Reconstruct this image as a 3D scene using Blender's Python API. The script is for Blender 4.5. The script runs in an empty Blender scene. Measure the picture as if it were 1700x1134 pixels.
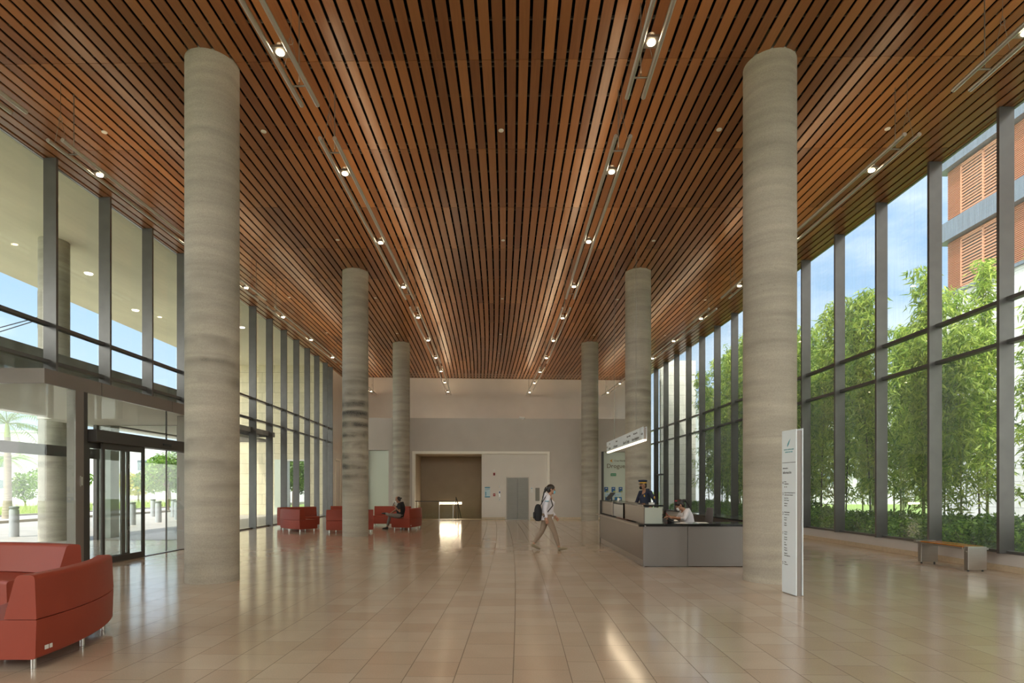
import bpy, bmesh, math, random
from mathutils import Vector, Matrix
random.seed(7)
sc = bpy.context.scene
COL = sc.collection
PI = math.pi
R = math.radians

# ------------------------------------------------------------------ camera, sky, sun, exposure
cam_d = bpy.data.cameras.new('camera'); cam = bpy.data.objects.new('camera', cam_d); COL.objects.link(cam)
cam.location = (0, 0, 1.5); cam.rotation_euler = (PI/2, 0, 0)
cam_d.sensor_width = 36.0; cam_d.lens = 36.0*954/1700
cam_d.shift_x = 8/1700; cam_d.shift_y = 245/1700
cam_d.clip_end = 1000; cam_d.clip_start = 0.05
sc.camera = cam
sc.view_settings.view_transform = 'Standard'
sc.view_settings.look = 'None'
sc.view_settings.gamma = 1.0
sc.view_settings.use_curve_mapping = False
sc.view_settings.exposure = 0.63
try:
    sc.cycles.transparent_max_bounces = 24
    sc.cycles.max_bounces = 10
    sc.cycles.diffuse_bounces = 6
    sc.cycles.glossy_bounces = 4
    sc.cycles.sample_clamp_indirect = 6.0
    sc.cycles.caustics_reflective = False
    sc.cycles.caustics_refractive = False
except Exception:
    pass

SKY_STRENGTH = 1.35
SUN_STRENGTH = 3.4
REAR_FILL_GAIN = 2.4  # brightness of the glow added to the sky behind the camera
wd = bpy.data.worlds.new('sky'); sc.world = wd; wd.use_nodes = True
nt = wd.node_tree; nt.nodes.clear()
def wn(t, **k):
    n = nt.nodes.new(t)
    for a, b in k.items(): setattr(n, a, b)
    return n
out = wn('ShaderNodeOutputWorld'); bg = wn('ShaderNodeBackground'); bg.inputs[1].default_value = SKY_STRENGTH
tc = wn('ShaderNodeTexCoord')
sepz = wn('ShaderNodeSeparateXYZ'); nt.links.new(tc.outputs['Generated'], sepz.inputs[0])
rmp = wn('ShaderNodeValToRGB'); nt.links.new(sepz.outputs[2], rmp.inputs[0])
cr = rmp.color_ramp
cr.elements[0].position = 0.0; cr.elements[0].color = (0.50, 0.60, 0.70, 1)
cr.elements[1].position = 0.85; cr.elements[1].color = (0.09, 0.23, 0.56, 1)
e = cr.elements.new(0.22); e.color = (0.34, 0.47, 0.64, 1)
e = cr.elements.new(0.45); e.color = (0.13, 0.29, 0.55, 1)
mp = wn('ShaderNodeMapping'); mp.inputs['Scale'].default_value = (1.6, 1.6, 4.0); mp.inputs['Location'].default_value = (1.3, 0.4, 0.2)
nt.links.new(tc.outputs['Generated'], mp.inputs[0])
nz = wn('ShaderNodeTexNoise'); nz.inputs['Scale'].default_value = 1.7; nz.inputs['Detail'].default_value = 7; nz.inputs['Roughness'].default_value = 0.55
nt.links.new(mp.outputs[0], nz.inputs['Vector'])
cl = wn('ShaderNodeValToRGB'); nt.links.new(nz.outputs[0], cl.inputs[0])
cl.color_ramp.elements[0].position = 0.50; cl.color_ramp.elements[0].color = (0, 0, 0, 1)
cl.color_ramp.elements[1].position = 0.72; cl.color_ramp.elements[1].color = (0.8, 0.8, 0.8, 1)
mx = wn('ShaderNodeMixRGB'); nt.links.new(cl.outputs[0], mx.inputs[0]); nt.links.new(rmp.outputs[0], mx.inputs[1]); mx.inputs[2].default_value = (0.78, 0.81, 0.86, 1)
# unseen sky behind the camera, brightened to light the surfaces facing it
rear_fill = wn('ShaderNodeMapRange'); rear_fill.interpolation_type = 'SMOOTHSTEP'; nt.links.new(sepz.outputs[1], rear_fill.inputs[0])
rear_fill.inputs[1].default_value = 0.10; rear_fill.inputs[2].default_value = -0.45; rear_fill.inputs[3].default_value = 0.0; rear_fill.inputs[4].default_value = 1.0
mu = wn('ShaderNodeMixRGB'); nt.links.new(rear_fill.outputs[0], mu.inputs[0]); nt.links.new(mx.outputs[0], mu.inputs[1]); mu.inputs[2].default_value = (REAR_FILL_GAIN*1.0, REAR_FILL_GAIN*0.98, REAR_FILL_GAIN*0.93, 1)
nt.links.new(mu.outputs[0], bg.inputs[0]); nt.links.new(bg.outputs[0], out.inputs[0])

sd = bpy.data.lights.new('sun', 'SUN'); sd.energy = SUN_STRENGTH; sd.angle = R(0.6); sd.color = (1, 0.95, 0.87)
sun = bpy.data.objects.new('sun', sd); COL.objects.link(sun)
sun.rotation_euler = Vector((0.36, 0.30, -0.88)).to_track_quat('-Z', 'Y').to_euler()

# ------------------------------------------------------------------ hall geometry: a gently curving hall, (u across, s along)
CEIL = 8.43
UL, UR = -9.38, 9.5
S0, S1 = -6.0, 36.15
def Cx(s): return -0.308 - 0.00132*(s-13.74)**2
def th(s): return -0.00264*(s-13.74)
def W(u, s, z=0.0):
    t = math.atan(th(s)); return Vector((Cx(s)+u*math.cos(t), s-u*math.sin(t), z))
def hrot(s): return -math.atan(th(s))      # local +Y along the hall

# ------------------------------------------------------------------ materials
MAT = {}
def principled(name):
    m = bpy.data.materials.new(name); m.use_nodes = True
    return m, m.node_tree, m.node_tree.nodes['Principled BSDF']
def mat(name, col, rough=0.5, metal=0.0, var=0.0, scale=8.0, stretch=(1, 1, 1), bump=0.0, bscale=60.0, spec=0.5, emit=None, estr=0.0, coat=0.0, objvar=0.0):
    if name in MAT: return MAT[name]
    m, t, b = principled(name)
    c = (col[0], col[1], col[2], 1)
    b.inputs['Base Color'].default_value = c; b.inputs['Roughness'].default_value = rough; b.inputs['Metallic'].default_value = metal
    b.inputs['Specular IOR Level'].default_value = spec
    if coat: b.inputs['Coat Weight'].default_value = coat; b.inputs['Coat Roughness'].default_value = 0.1
    last = None
    tcn = t.nodes.new('ShaderNodeTexCoord')
    if var > 0:
        mpn = t.nodes.new('ShaderNodeMapping'); mpn.inputs['Scale'].default_value = stretch
        t.links.new(tcn.outputs['Object'], mpn.inputs[0])
        n = t.nodes.new('ShaderNodeTexNoise'); n.inputs['Scale'].default_value = scale; n.inputs['Detail'].default_value = 5
        t.links.new(mpn.outputs[0], n.inputs['Vector'])
        rr = t.nodes.new('ShaderNodeMapRange'); rr.inputs[1].default_value = 0.3; rr.inputs[2].default_value = 0.7
        rr.inputs[3].default_value = 1-var; rr.inputs[4].default_value = 1+var
        t.links.new(n.outputs[0], rr.inputs[0])
        mixn = t.nodes.new('ShaderNodeMixRGB'); mixn.blend_type = 'MULTIPLY'; mixn.inputs[0].default_value = 1
        mixn.inputs[1].default_value = c; t.links.new(rr.outputs[0], mixn.inputs[2])
        t.links.new(mixn.outputs[0], b.inputs['Base Color'])
    if bump > 0:
        n2 = t.nodes.new('ShaderNodeTexNoise'); n2.inputs['Scale'].default_value = bscale; n2.inputs['Detail'].default_value = 4
        t.links.new(tcn.outputs['Object'], n2.inputs['Vector'])
        bp = t.nodes.new('ShaderNodeBump'); bp.inputs['Strength'].default_value = bump; bp.inputs['Distance'].default_value = 0.01
        t.links.new(n2.outputs[0], bp.inputs['Height']); t.links.new(bp.outputs[0], b.inputs['Normal'])
    if emit:
        b.inputs['Emission Color'].default_value = (emit[0], emit[1], emit[2], 1); b.inputs['Emission Strength'].default_value = estr
    MAT[name] = m
    return m
def glass_mat(name, tint=(0.95, 0.975, 0.96), refl=1.0, streak=0.0, ior=1.45):
    if name in MAT: return MAT[name]
    m = bpy.data.materials.new(name); m.use_nodes = True; t = m.node_tree; t.nodes.clear()
    o = t.nodes.new('ShaderNodeOutputMaterial'); tr = t.nodes.new('ShaderNodeBsdfTransparent'); tr.inputs[0].default_value = (*tint, 1)
    gl = t.nodes.new('ShaderNodeBsdfGlossy'); gl.inputs['Roughness'].default_value = 0.0; gl.inputs[0].default_value = (refl, refl, refl, 1)
    lw = t.nodes.new('ShaderNodeLayerWeight'); lw.inputs[0].default_value = 0.5     # same reflectance from either side of the pane
    pw = t.nodes.new('ShaderNodeMath'); pw.operation = 'POWER'; pw.inputs[1].default_value = 5.0
    fr = t.nodes.new('ShaderNodeMath'); fr.operation = 'MULTIPLY_ADD'; fr.inputs[1].default_value = 0.96; fr.inputs[2].default_value = 0.04
    t.links.new(lw.outputs['Facing'], pw.inputs[0]); t.links.new(pw.outputs[0], fr.inputs[0])
    mi = t.nodes.new('ShaderNodeMixShader')
    t.links.new(fr.outputs[0], mi.inputs[0]); t.links.new(tr.outputs[0], mi.inputs[1]); t.links.new(gl.outputs[0], mi.inputs[2])
    last = mi
    if streak > 0:     # dried rain streaks on the outside of the pane
        tcn = t.nodes.new('ShaderNodeTexCoord'); mpn = t.nodes.new('ShaderNodeMapping'); mpn.inputs['Scale'].default_value = (9, 9, 0.25)
        n = t.nodes.new('ShaderNodeTexNoise'); n.inputs['Scale'].default_value = 3; n.inputs['Detail'].default_value = 5
        rr = t.nodes.new('ShaderNodeMapRange'); rr.inputs[1].default_value = 0.45; rr.inputs[2].default_value = 0.8; rr.inputs[3].default_value = streak*0.3; rr.inputs[4].default_value = streak
        df = t.nodes.new('ShaderNodeBsdfTranslucent'); df.inputs[0].default_value = (0.8, 0.8, 0.8, 1)
        m2 = t.nodes.new('ShaderNodeMixShader')
        t.links.new(tcn.outputs['Object'], mpn.inputs[0]); t.links.new(mpn.outputs[0], n.inputs['Vector']); t.links.new(n.outputs[0], rr.inputs[0])
        t.links.new(rr.outputs[0], m2.inputs[0]); t.links.new(mi.outputs[0], m2.inputs[1]); t.links.new(df.outputs[0], m2.inputs[2]); last = m2
    t.links.new(last.outputs[0], o.inputs[0])
    MAT[name] = m
    return m

class NB:      # tiny node helper
    def __init__(s, t): s.t = t
    def n(s, ty, ins=None, **k):
        x = s.t.nodes.new(ty)
        for a, b in k.items(): setattr(x, a, b)
        for i, v in (ins or {}).items():
            if hasattr(v, 'is_output') or isinstance(v, bpy.types.NodeSocket): s.t.links.new(v, x.inputs[i])
            else: x.inputs[i].default_value = v
        return x
    def m(s, op, a, b=None, c=None):
        d = {0: a}
        if b is not None: d[1] = b
        if c is not None: d[2] = c
        return s.n('ShaderNodeMath', d, operation=op).outputs[0]

def floor_material():
    m, t, b = principled('polished_limestone'); q = NB(t)
    uv = q.n('ShaderNodeUVMap', uv_map='tiles').outputs[0]
    sp = q.n('ShaderNodeSeparateXYZ', {0: uv}); U, V = sp.outputs[0], sp.outputs[1]
    row = q.m('FLOOR', U); fu = q.m('FRACT', U)
    rn = q.n('ShaderNodeTexWhiteNoise', {'W': row}, noise_dimensions='1D').outputs[0]
    ln = q.m('MULTIPLY_ADD', rn, 0.16, 0.36)
    v2 = q.m('ADD', q.m('DIVIDE', V, ln), q.m('MULTIPLY', rn, 37.3))
    cell = q.m('FLOOR', v2); fv = q.m('FRACT', v2)
    du = q.m('MULTIPLY', q.m('MINIMUM', fu, q.m('SUBTRACT', 1.0, fu)), 0.4)
    dv = q.m('MULTIPLY', q.m('MINIMUM', fv, q.m('SUBTRACT', 1.0, fv)), 0.42)
    ju = q.m('LESS_THAN', du, 0.0040); jv = q.m('LESS_THAN', dv, 0.0026)
    jj = q.m('MAXIMUM', ju, jv)
    cv = q.n('ShaderNodeCombineXYZ', {0: row, 1: cell}).outputs[0]
    tv = q.n('ShaderNodeTexWhiteNoise', {'Vector': cv}, noise_dimensions='2D').outputs[0]
    tc = q.n('ShaderNodeTexCoord').outputs['Object']
    n1 = q.n('ShaderNodeTexNoise', {'Vector': tc, 'Scale': 3.0, 'Detail': 4.0}).outputs[0]
    n2 = q.n('ShaderNodeTexNoise', {'Vector': tc, 'Scale': 90.0, 'Detail': 3.0}).outputs[0]
    v = q.m('MULTIPLY_ADD', tv, 0.09, 0.87)
    v = q.m('MULTIPLY', v, q.m('MULTIPLY_ADD', n1, 0.16, 0.92))
    v = q.m('MULTIPLY', v, q.m('MULTIPLY_ADD', n2, 0.30, 0.86))
    v = q.m('MULTIPLY', v, q.m('MULTIPLY_ADD', jj, -0.60, 1.0))
    base = q.n('ShaderNodeMixRGB', {0: tv, 1: (0.54, 0.425, 0.325, 1), 2: (0.53, 0.44, 0.35, 1)}).outputs[0]
    colr = q.n('ShaderNodeMixRGB', {0: 1.0, 1: base, 2: v}, blend_type='MULTIPLY').outputs[0]
    t.links.new(colr, b.inputs['Base Color'])
    n3 = q.n('ShaderNodeTexNoise', {'Vector': tc, 'Scale': 1.3, 'Detail': 5.0}).outputs[0]
    rg = q.m('ADD', q.m('MULTIPLY_ADD', n3, 0.10, 0.095), q.m('MULTIPLY', jj, 0.25))
    t.links.new(rg, b.inputs['Roughness']); b.inputs['IOR'].default_value = 2.0
    t.links.new(q.m('MULTIPLY_ADD', jj, -0.6, 0.6), b.inputs['Specular IOR Level'])
    hgt = q.m('ADD', q.m('MULTIPLY', jj, -1.0), q.m('MULTIPLY', q.n('ShaderNodeTexNoise', {'Vector': tc, 'Scale': 5.0, 'Detail': 2.0}).outputs[0], 0.25))
    bp = q.n('ShaderNodeBump', {'Strength': 0.06, 'Distance': 0.01, 'Height': hgt})
    t.links.new(bp.outputs[0], b.inputs['Normal'])
    return m

def wood_material(name='slat_wood', base=((0.175, 0.064, 0.019), (0.38, 0.165, 0.056)), attr=True, rough=0.29):
    m, t, b = principled(name); q = NB(t)
    tc = q.n('ShaderNodeTexCoord').outputs['Object']
    if attr: rn = q.n('ShaderNodeAttribute', attribute_name='tone').outputs['Fac']
    else: rn = q.n('ShaderNodeObjectInfo').outputs['Random']
    off = q.n('ShaderNodeCombineXYZ', {0: q.m('MULTIPLY', rn, 13.0), 1: q.m('MULTIPLY', rn, 71.0)}).outputs[0]
    v = q.n('ShaderNodeVectorMath', {0: tc, 1: off}, operation='ADD').outputs[0]
    mp = q.n('ShaderNodeMapping', {0: v, 'Scale': (26.0, 1.2, 26.0)}).outputs[0]
    n = q.n('ShaderNodeTexNoise', {'Vector': mp, 'Scale': 1.0, 'Detail': 6.0, 'Roughness': 0.6, 'Distortion': 0.4}).outputs[0]
    f = q.m('ADD', q.m('MULTIPLY', rn, 0.85), q.m('MULTIPLY_ADD', n, 0.7, -0.3))
    cl = q.n('ShaderNodeMixRGB', {0: f, 1: (*base[0], 1), 2: (*base[1], 1)}, use_clamp=True).outputs[0]
    cn = q.n('ShaderNodeClamp', {0: f}).outputs[0]
    t.links.new(cn, t.nodes[[x.name for x in t.nodes if x.type == 'MIX_RGB'][0]].inputs[0])
    t.links.new(cl, b.inputs['Base Color'])
    b.inputs['Roughness'].default_value = rough; b.inputs['Specular IOR Level'].default_value = 0.55
    return m

def concrete_material(name, base, stain, seed):
    m, t, b = principled(name); q = NB(t)
    tc = q.n('ShaderNodeTexCoord').outputs['Object']
    sp = q.n('ShaderNodeSeparateXYZ', {0: tc}); Z = sp.outputs[2]
    v = q.n('ShaderNodeVectorMath', {0: tc, 1: (seed*3.1, seed*1.7, seed*5.3)}, operation='ADD').outputs[0]
    mpb = q.n('ShaderNodeMapping', {0: v, 'Scale': (0.5, 0.5, 5.0)}).outputs[0]
    nb = q.n('ShaderNodeTexNoise', {'Vector': mpb, 'Scale': 1.0, 'Detail': 6.0, 'Roughness': 0.62, 'Distortion': 0.25}).outputs[0]
    ns = q.n('ShaderNodeTexNoise', {'Vector': v, 'Scale': 55.0, 'Detail': 4.0, 'Roughness': 0.7}).outputs[0]
    nc = q.n('ShaderNodeTexNoise', {'Vector': v, 'Scale': 1.1, 'Detail': 5.0}).outputs[0]
    band = q.m('SINE', q.m('ADD', q.m('MULTIPLY', Z, 19.0), q.m('MULTIPLY', nb, 7.0)))
    band = q.m('MULTIPLY_ADD', band, 0.5, 0.5)
    zz = q.n('ShaderNodeMapRange', {0: Z, 1: 1.2, 2: 2.2, 3: 0.0, 4: 1.0}).outputs[0]
    z2 = q.n('ShaderNodeMapRange', {0: Z, 1: 4.0, 2: 5.6, 3: 1.0, 4: 0.0}).outputs[0]
    zone = q.m('MULTIPLY', zz, z2)
    blot = q.n('ShaderNodeMapRange', {0: nc, 1: 0.40, 2: 0.60, 3: 0.0, 4: 1.0}).outputs[0]
    st = q.m('MULTIPLY', q.m('MULTIPLY', zone, blot), q.m('MULTIPLY', band, stain))
    gr = q.n('ShaderNodeMapRange', {0: ns, 1: 0.35, 2: 0.65, 3: 0.5, 4: 1.1}).outputs[0]
    st = q.m('MULTIPLY', st, gr)
    a = q.n('ShaderNodeMapRange', {0: nb, 1: 0.3, 2: 0.7, 3: 0.76, 4: 1.14}).outputs[0]
    a2 = q.n('ShaderNodeMapRange', {0: ns, 1: 0.3, 2: 0.7, 3: 0.85, 4: 1.12}).outputs[0]
    pit = q.n('ShaderNodeTexVoronoi', {'Vector': v, 'Scale': 7.0}).outputs[0]
    pitm = q.m('MULTIPLY_ADD', q.m('LESS_THAN', pit, 0.05), -0.35, 1.0)
    k = q.m('MULTIPLY', q.m('MULTIPLY', q.m('MULTIPLY', a, a2), pitm), q.m('SUBTRACT', 1.0, st))
    c = q.n('ShaderNodeMixRGB', {0: 1.0, 1: (*base, 1), 2: k}, blend_type='MULTIPLY').outputs[0]
    t.links.new(c, b.inputs['Base Color']); b.inputs['Roughness'].default_value = 0.6
    bp = q.n('ShaderNodeBump', {'Strength': 0.25, 'Distance': 0.01, 'Height': ns}); t.links.new(bp.outputs[0], b.inputs['Normal'])
    return m

def block_material(name, c1, c2, mortar, w=1.3, h=0.66, axis='XZ', rough=0.8, msize=0.012):
    m, t, b = principled(name); q = NB(t)
    tc = q.n('ShaderNodeTexCoord').outputs['Object']
    sp = q.n('ShaderNodeSeparateXYZ', {0: tc})
    ax = sp.outputs['XYZ'.index(axis[0])]
    cv = q.n('ShaderNodeCombineXYZ', {0: ax, 1: sp.outputs[2]}).outputs[0]
    br = q.n('ShaderNodeTexBrick', {'Vector': cv, 'Color1': (*c1, 1), 'Color2': (*c2, 1), 'Mortar': (*mortar, 1), 'Scale': 1.0, 'Mortar Size': msize, 'Brick Width': w, 'Row Height': h})
    n = q.n('ShaderNodeTexNoise', {'Vector': tc, 'Scale': 2.5, 'Detail': 5.0}).outputs[0]
    k = q.m('MULTIPLY_ADD', n, 0.4, 0.8)
    c = q.n('ShaderNodeMixRGB', {0: 1.0, 1: br.outputs[0], 2: k}, blend_type='MULTIPLY').outputs[0]
    t.links.new(c, b.inputs['Base Color']); b.inputs['Roughness'].default_value = rough
    return m

def leaf_material(name, c1, c2, trans=0.35):
    if name in MAT: return MAT[name]
    m = bpy.data.materials.new(name); m.use_nodes = True; t = m.node_tree; t.nodes.clear(); q = NB(t)
    tc = q.n('ShaderNodeTexCoord').outputs['Object']
    rn = q.n('ShaderNodeAttribute', attribute_name='tone').outputs['Fac']
    c = q.n('ShaderNodeMixRGB', {0: rn, 1: (*c1, 1), 2: (*c2, 1)}).outputs[0]
    d = q.n('ShaderNodeBsdfPrincipled', {'Base Color': c, 'Roughness': 0.5})
    tr = q.n('ShaderNodeBsdfTranslucent', {0: c})
    mi = q.n('ShaderNodeMixShader', {0: trans, 1: d.outputs[0], 2: tr.outputs[0]})
    o = q.n('ShaderNodeOutputMaterial', {0: mi.outputs[0]})
    MAT[name] = m
    return m

M_floor = floor_material()
M_slat = wood_material()
M_black = mat('black_felt', (0.004, 0.004, 0.004), 0.95, spec=0.05)
M_batten = mat('batten_grey', (0.05, 0.05, 0.048), 0.7)
M_mull = mat('bronze_grey_aluminium', (0.15, 0.145, 0.142), 0.30, 0.55, var=0.08, scale=3)
M_fascia = mat('taupe_metal_cladding', (0.24, 0.205, 0.185), 0.42, 0.3, var=0.04, scale=2)
M_dark = mat('dark_bronze_frame', (0.075, 0.068, 0.062), 0.4, 0.3)
M_glass = glass_mat('clear_glass')
M_glassr = glass_mat('rain_streaked_glass', streak=0.10)
M_white = mat('white_plaster', (0.76, 0.71, 0.66), 0.75, var=0.03, scale=2)
M_cream = mat('cream_plaster', (0.80, 0.73, 0.66), 0.75, var=0.03, scale=1.2)
M_taupe = mat('taupe_wall_paint', (0.40, 0.31, 0.23), 0.7, var=0.04, scale=2)
M_stoneb = mat('limestone_baseboard', (0.66, 0.54, 0.38), 0.45, var=0.08, scale=14)
M_soffit = mat('board_marked_soffit', (0.70, 0.65, 0.50), 0.8, var=0.10, scale=0.8, stretch=(1, 0.3, 1))
M_graycon = mat('grey_concrete', (0.33, 0.35, 0.34), 0.8, var=0.15, scale=2)
M_steel = mat('brushed_steel', (0.55, 0.53, 0.50), 0.32, 0.95, var=0.05, scale=3, stretch=(1, 1, 12))
M_alu = mat('satin_aluminium', (0.74, 0.72, 0.67), 0.28, 0.85)
M_wire = mat('steel_wire', (0.25, 0.23, 0.20), 0.4, 0.8)
M_lens = mat('lamp_lens', (1, 0.9, 0.75), 0.4, emit=(1.0, 0.80, 0.52), estr=16.0)
M_lamph = mat('lamp_housing', (0.35, 0.32, 0.28), 0.4, 0.7)
M_det = mat('detector_white', (0.75, 0.72, 0.66), 0.5)

# ------------------------------------------------------------------ mesh builder
class MB:
    def __init__(s): s.v = []; s.f = []; s.sm = []; s.tone = []
    def add(s, vs, fs, smooth=False, tone=0.0):
        o = len(s.v); s.v += [Vector(p) for p in vs]
        for f in fs: s.f.append([i+o for i in f]); s.sm.append(smooth); s.tone.append(tone)
        return s
    def hexa(s, p, tone=0.0):   # p: 8 points, bottom 4 ccw, top 4 ccw
        return s.add(p, [(3, 2, 1, 0), (4, 5, 6, 7), (0, 1, 5, 4), (1, 2, 6, 5), (2, 3, 7, 6), (3, 0, 4, 7)], tone=tone)
    def box(s, x0, x1, y0, y1, z0, z1, tone=0.0):
        return s.hexa([(x0, y0, z0), (x1, y0, z0), (x1, y1, z0), (x0, y1, z0), (x0, y0, z1), (x1, y0, z1), (x1, y1, z1), (x0, y1, z1)], tone)
    def wbox(s, u0, u1, s0, s1, z0, z1, n=1, tone=0.0):   # a box following the hall's curve
        for i in range(n):
            a = s0+(s1-s0)*i/n; b = s0+(s1-s0)*(i+1)/n
            s.hexa([W(u0, a, z0), W(u1, a, z0), W(u1, b, z0), W(u0, b, z0), W(u0, a, z1), W(u1, a, z1), W(u1, b, z1), W(u0, b, z1)], tone)
        return s
    def loft(s, rings, cap=True, smooth=True, closed=False, tone=0.0):
        n = len(rings[0]); vs = [p for r in rings for p in r]; fs = []
        m = len(rings)
        for i in range(m if closed else m-1):
            for j in range(n):
                a = i*n+j; b = i*n+(j+1) % n; c = ((i+1) % m)*n+(j+1) % n; d = ((i+1) % m)*n+j
                fs.append((a, b, c, d))
        s.add(vs, fs, smooth, tone)
        if cap and not closed:
            s.add(rings[0], [tuple(range(n))[::-1]], False, tone); s.add(rings[-1], [tuple(range(n))], False, tone)
        return s
    def tube(s, pts, rad, n=10, cap=True, tone=0.0, flat=None):   # rad: number or list; flat: (a, b) scales of the two section axes
        pts = [Vector(p) for p in pts]
        if not hasattr(rad, '__len__'): rad = [rad]*len(pts)
        rings = []; ref = None
        for i, p in enumerate(pts):
            if i == 0: d = pts[1]-p
            elif i == len(pts)-1: d = p-pts[i-1]
            else: d = (pts[i+1]-p).normalized()+(p-pts[i-1]).normalized()
            d.normalize()
            if ref is None: ref = Vector((0, 0, 1)) if abs(d.z) < 0.9 else Vector((0, 1, 0))
            a = d.cross(ref)
            if a.length < 1e-4: a = d.orthogonal()
            a.normalize(); b = a.cross(d).normalized(); ref = b
            fa, fb = flat if flat else (1, 1)
            r = rad[i]
            ra, rb = (r if hasattr(r, '__len__') else (r, r))
            rings.append([p+a*(math.cos(2*PI*k/n)*ra*fa)+b*(math.sin(2*PI*k/n)*rb*fb) for k in range(n)])
        return s.loft(rings, cap, True, tone=tone)
    def rings_z(s, prof, n=20, cx=0, cy=0, tone=0.0):    # stacked ellipses: (z, rx, ry, ox, oy)
        rings = []
        for p in prof:
            z, rx, ry = p[0], p[1], p[2]; ox = p[3] if len(p) > 3 else 0; oy = p[4] if len(p) > 4 else 0
            rings.append([Vector((cx+ox+rx*math.cos(2*PI*k/n), cy+oy+ry*math.sin(2*PI*k/n), z)) for k in range(n)])
        return s.loft(rings, True, True, tone=tone)
    def ball(s, c, r, n=12, m=8, tone=0.0):
        c = Vector(c); rx, ry, rz = (r if hasattr(r, '__len__') else (r, r, r))
        vs = []; fs = []
        for i in range(1, m):
            a = PI*i/m
            for k in range(n): vs.append(c+Vector((rx*math.sin(a)*math.cos(2*PI*k/n), ry*math.sin(a)*math.sin(2*PI*k/n), rz*math.cos(a))))
        vs.append(c+Vector((0, 0, rz))); vs.append(c-Vector((0, 0, rz))); T = len(vs)-2; B = len(vs)-1
        for i in range(m-2):
            for k in range(n): fs.append((i*n+k, (i+1)*n+k, (i+1)*n+(k+1) % n, i*n+(k+1) % n))
        for k in range(n): fs.append((T, k, (k+1) % n)); fs.append((B, (m-2)*n+(k+1) % n, (m-2)*n+k))
        return s.add(vs, fs, True, tone)
    def disc(s, c, r, h, n=20):    # short vertical cylinder
        c = Vector(c); return s.rings_z([(c.z, r, r), (c.z+h, r, r)], n, c.x, c.y)
    def build(s, name, material, parent=None, bevel=0.0, tone=False, loc=None, seg=2):
        me = bpy.data.meshes.new(name); me.from_pydata([tuple(p) for p in s.v], [], s.f)
        me.polygons.foreach_set('use_smooth', s.sm)
        if tone:
            at = me.attributes.new('tone', 'FLOAT', 'FACE'); at.data.foreach_set('value', s.tone)
        me.materials.append(material); me.update()
        o = bpy.data.objects.new(name, me); COL.objects.link(o)
        if parent: o.parent = parent
        if loc: o.location = loc
        if bevel > 0:
            md = o.modifiers.new('bevel', 'BEVEL'); md.width = bevel; md.segments = seg; md.limit_method = 'ANGLE'; md.angle_limit = R(35)
            me.polygons.foreach_set('use_smooth', [True]*len(me.polygons))
            wn_ = o.modifiers.new('weighted', 'WEIGHTED_NORMAL'); wn_.keep_sharp = False
        return o

def tag(o, label=None, cat=None, group=None, kind=None):
    if label: o['label'] = label
    if cat: o['category'] = cat
    if group: o['group'] = group
    if kind: o['kind'] = kind
    return o
def empty(name, loc=(0, 0, 0), rz=0.0, label=None, cat=None, group=None, kind=None):
    o = bpy.data.objects.new(name, None); COL.objects.link(o); o.location = loc; o.rotation_euler = (0, 0, rz); o.empty_display_size = 0.1
    return tag(o, label, cat, group, kind)
def struct(o, label=None):
    o['kind'] = 'structure'
    if label: o['label'] = label
    return o
def copy_tree(o, parent=None):
    c = o.copy(); COL.objects.link(c); c.parent = parent
    for ch in list(o.children): copy_tree(ch, c)
    return c
def kids_recursive(o): return list(o.children_recursive)
def text_mesh(txt, size, material, parent, name='lettering', loc=(0, 0, 0), rot=(0, 0, 0), align='LEFT', shear=0.0, depth=0.0008, sx=1.0, label=None):
    cu = bpy.data.curves.new(name, 'FONT'); cu.body = txt; cu.size = size; cu.align_x = align; cu.extrude = depth; cu.shear = shear; cu.resolution_u = 3
    to = bpy.data.objects.new(name, cu); COL.objects.link(to)
    bpy.context.view_layer.update()
    me = bpy.data.meshes.new_from_object(to.evaluated_get(bpy.context.evaluated_depsgraph_get()))
    bpy.data.objects.remove(to); bpy.data.curves.remove(cu)
    me.materials.clear(); me.materials.append(material)
    o = bpy.data.objects.new(name, me); COL.objects.link(o); o.parent = parent; o.location = loc; o.rotation_euler = rot; o.scale = (sx, 1, 1)
    if label: o['label'] = label
    return o

# ================================================================== THE SETTING
def build_floor():
    br = [-9.5, -6.75, 0.0, 0.93, 1.18, 7.3, 9.6]
    def up(u):
        if u <= 0: return u/0.4
        if u <= 0.93: return u/0.465
        if u <= 1.18: return 2+(u-0.93)/0.25
        return 3+(u-1.18)/0.4
    vs = []; fs = []; uvs = []
    ss = [S0+(28.2-S0)*i/34 for i in range(35)]+[28.2+(S1+0.3-28.2)*i/8 for i in range(1, 9)]
    idx = {}
    for i, s in enumerate(ss):
        for j, u in enumerate(br):
            idx[(i, j)] = len(vs); vs.append(tuple(W(u, s, 0))); uvs.append((up(u), s))
    for i in range(len(ss)-1):
        for j in range(len(br)-1):
            if ss[i] >= 28.19 and 1 <= j <= 4: continue
            fs.append((idx[(i, j)], idx[(i, j+1)], idx[(i+1, j+1)], idx[(i+1, j)]))
    me = bpy.data.meshes.new('floor'); me.from_pydata(vs, [], fs)
    ul = me.uv_layers.new(name='tiles')
    for p in me.polygons:
        for li in p.loop_indices: ul.data[li].uv = uvs[me.loops[li].vertex_index]
    me.materials.append(M_floor)
    o = bpy.data.objects.new('floor', me); COL.objects.link(o)
    md = o.modifiers.new('thickness', 'SOLIDIFY'); md.thickness = 0.12; md.offset = -1
    struct(o, 'polished beige limestone tile floor of the hall')
build_floor()

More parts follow.
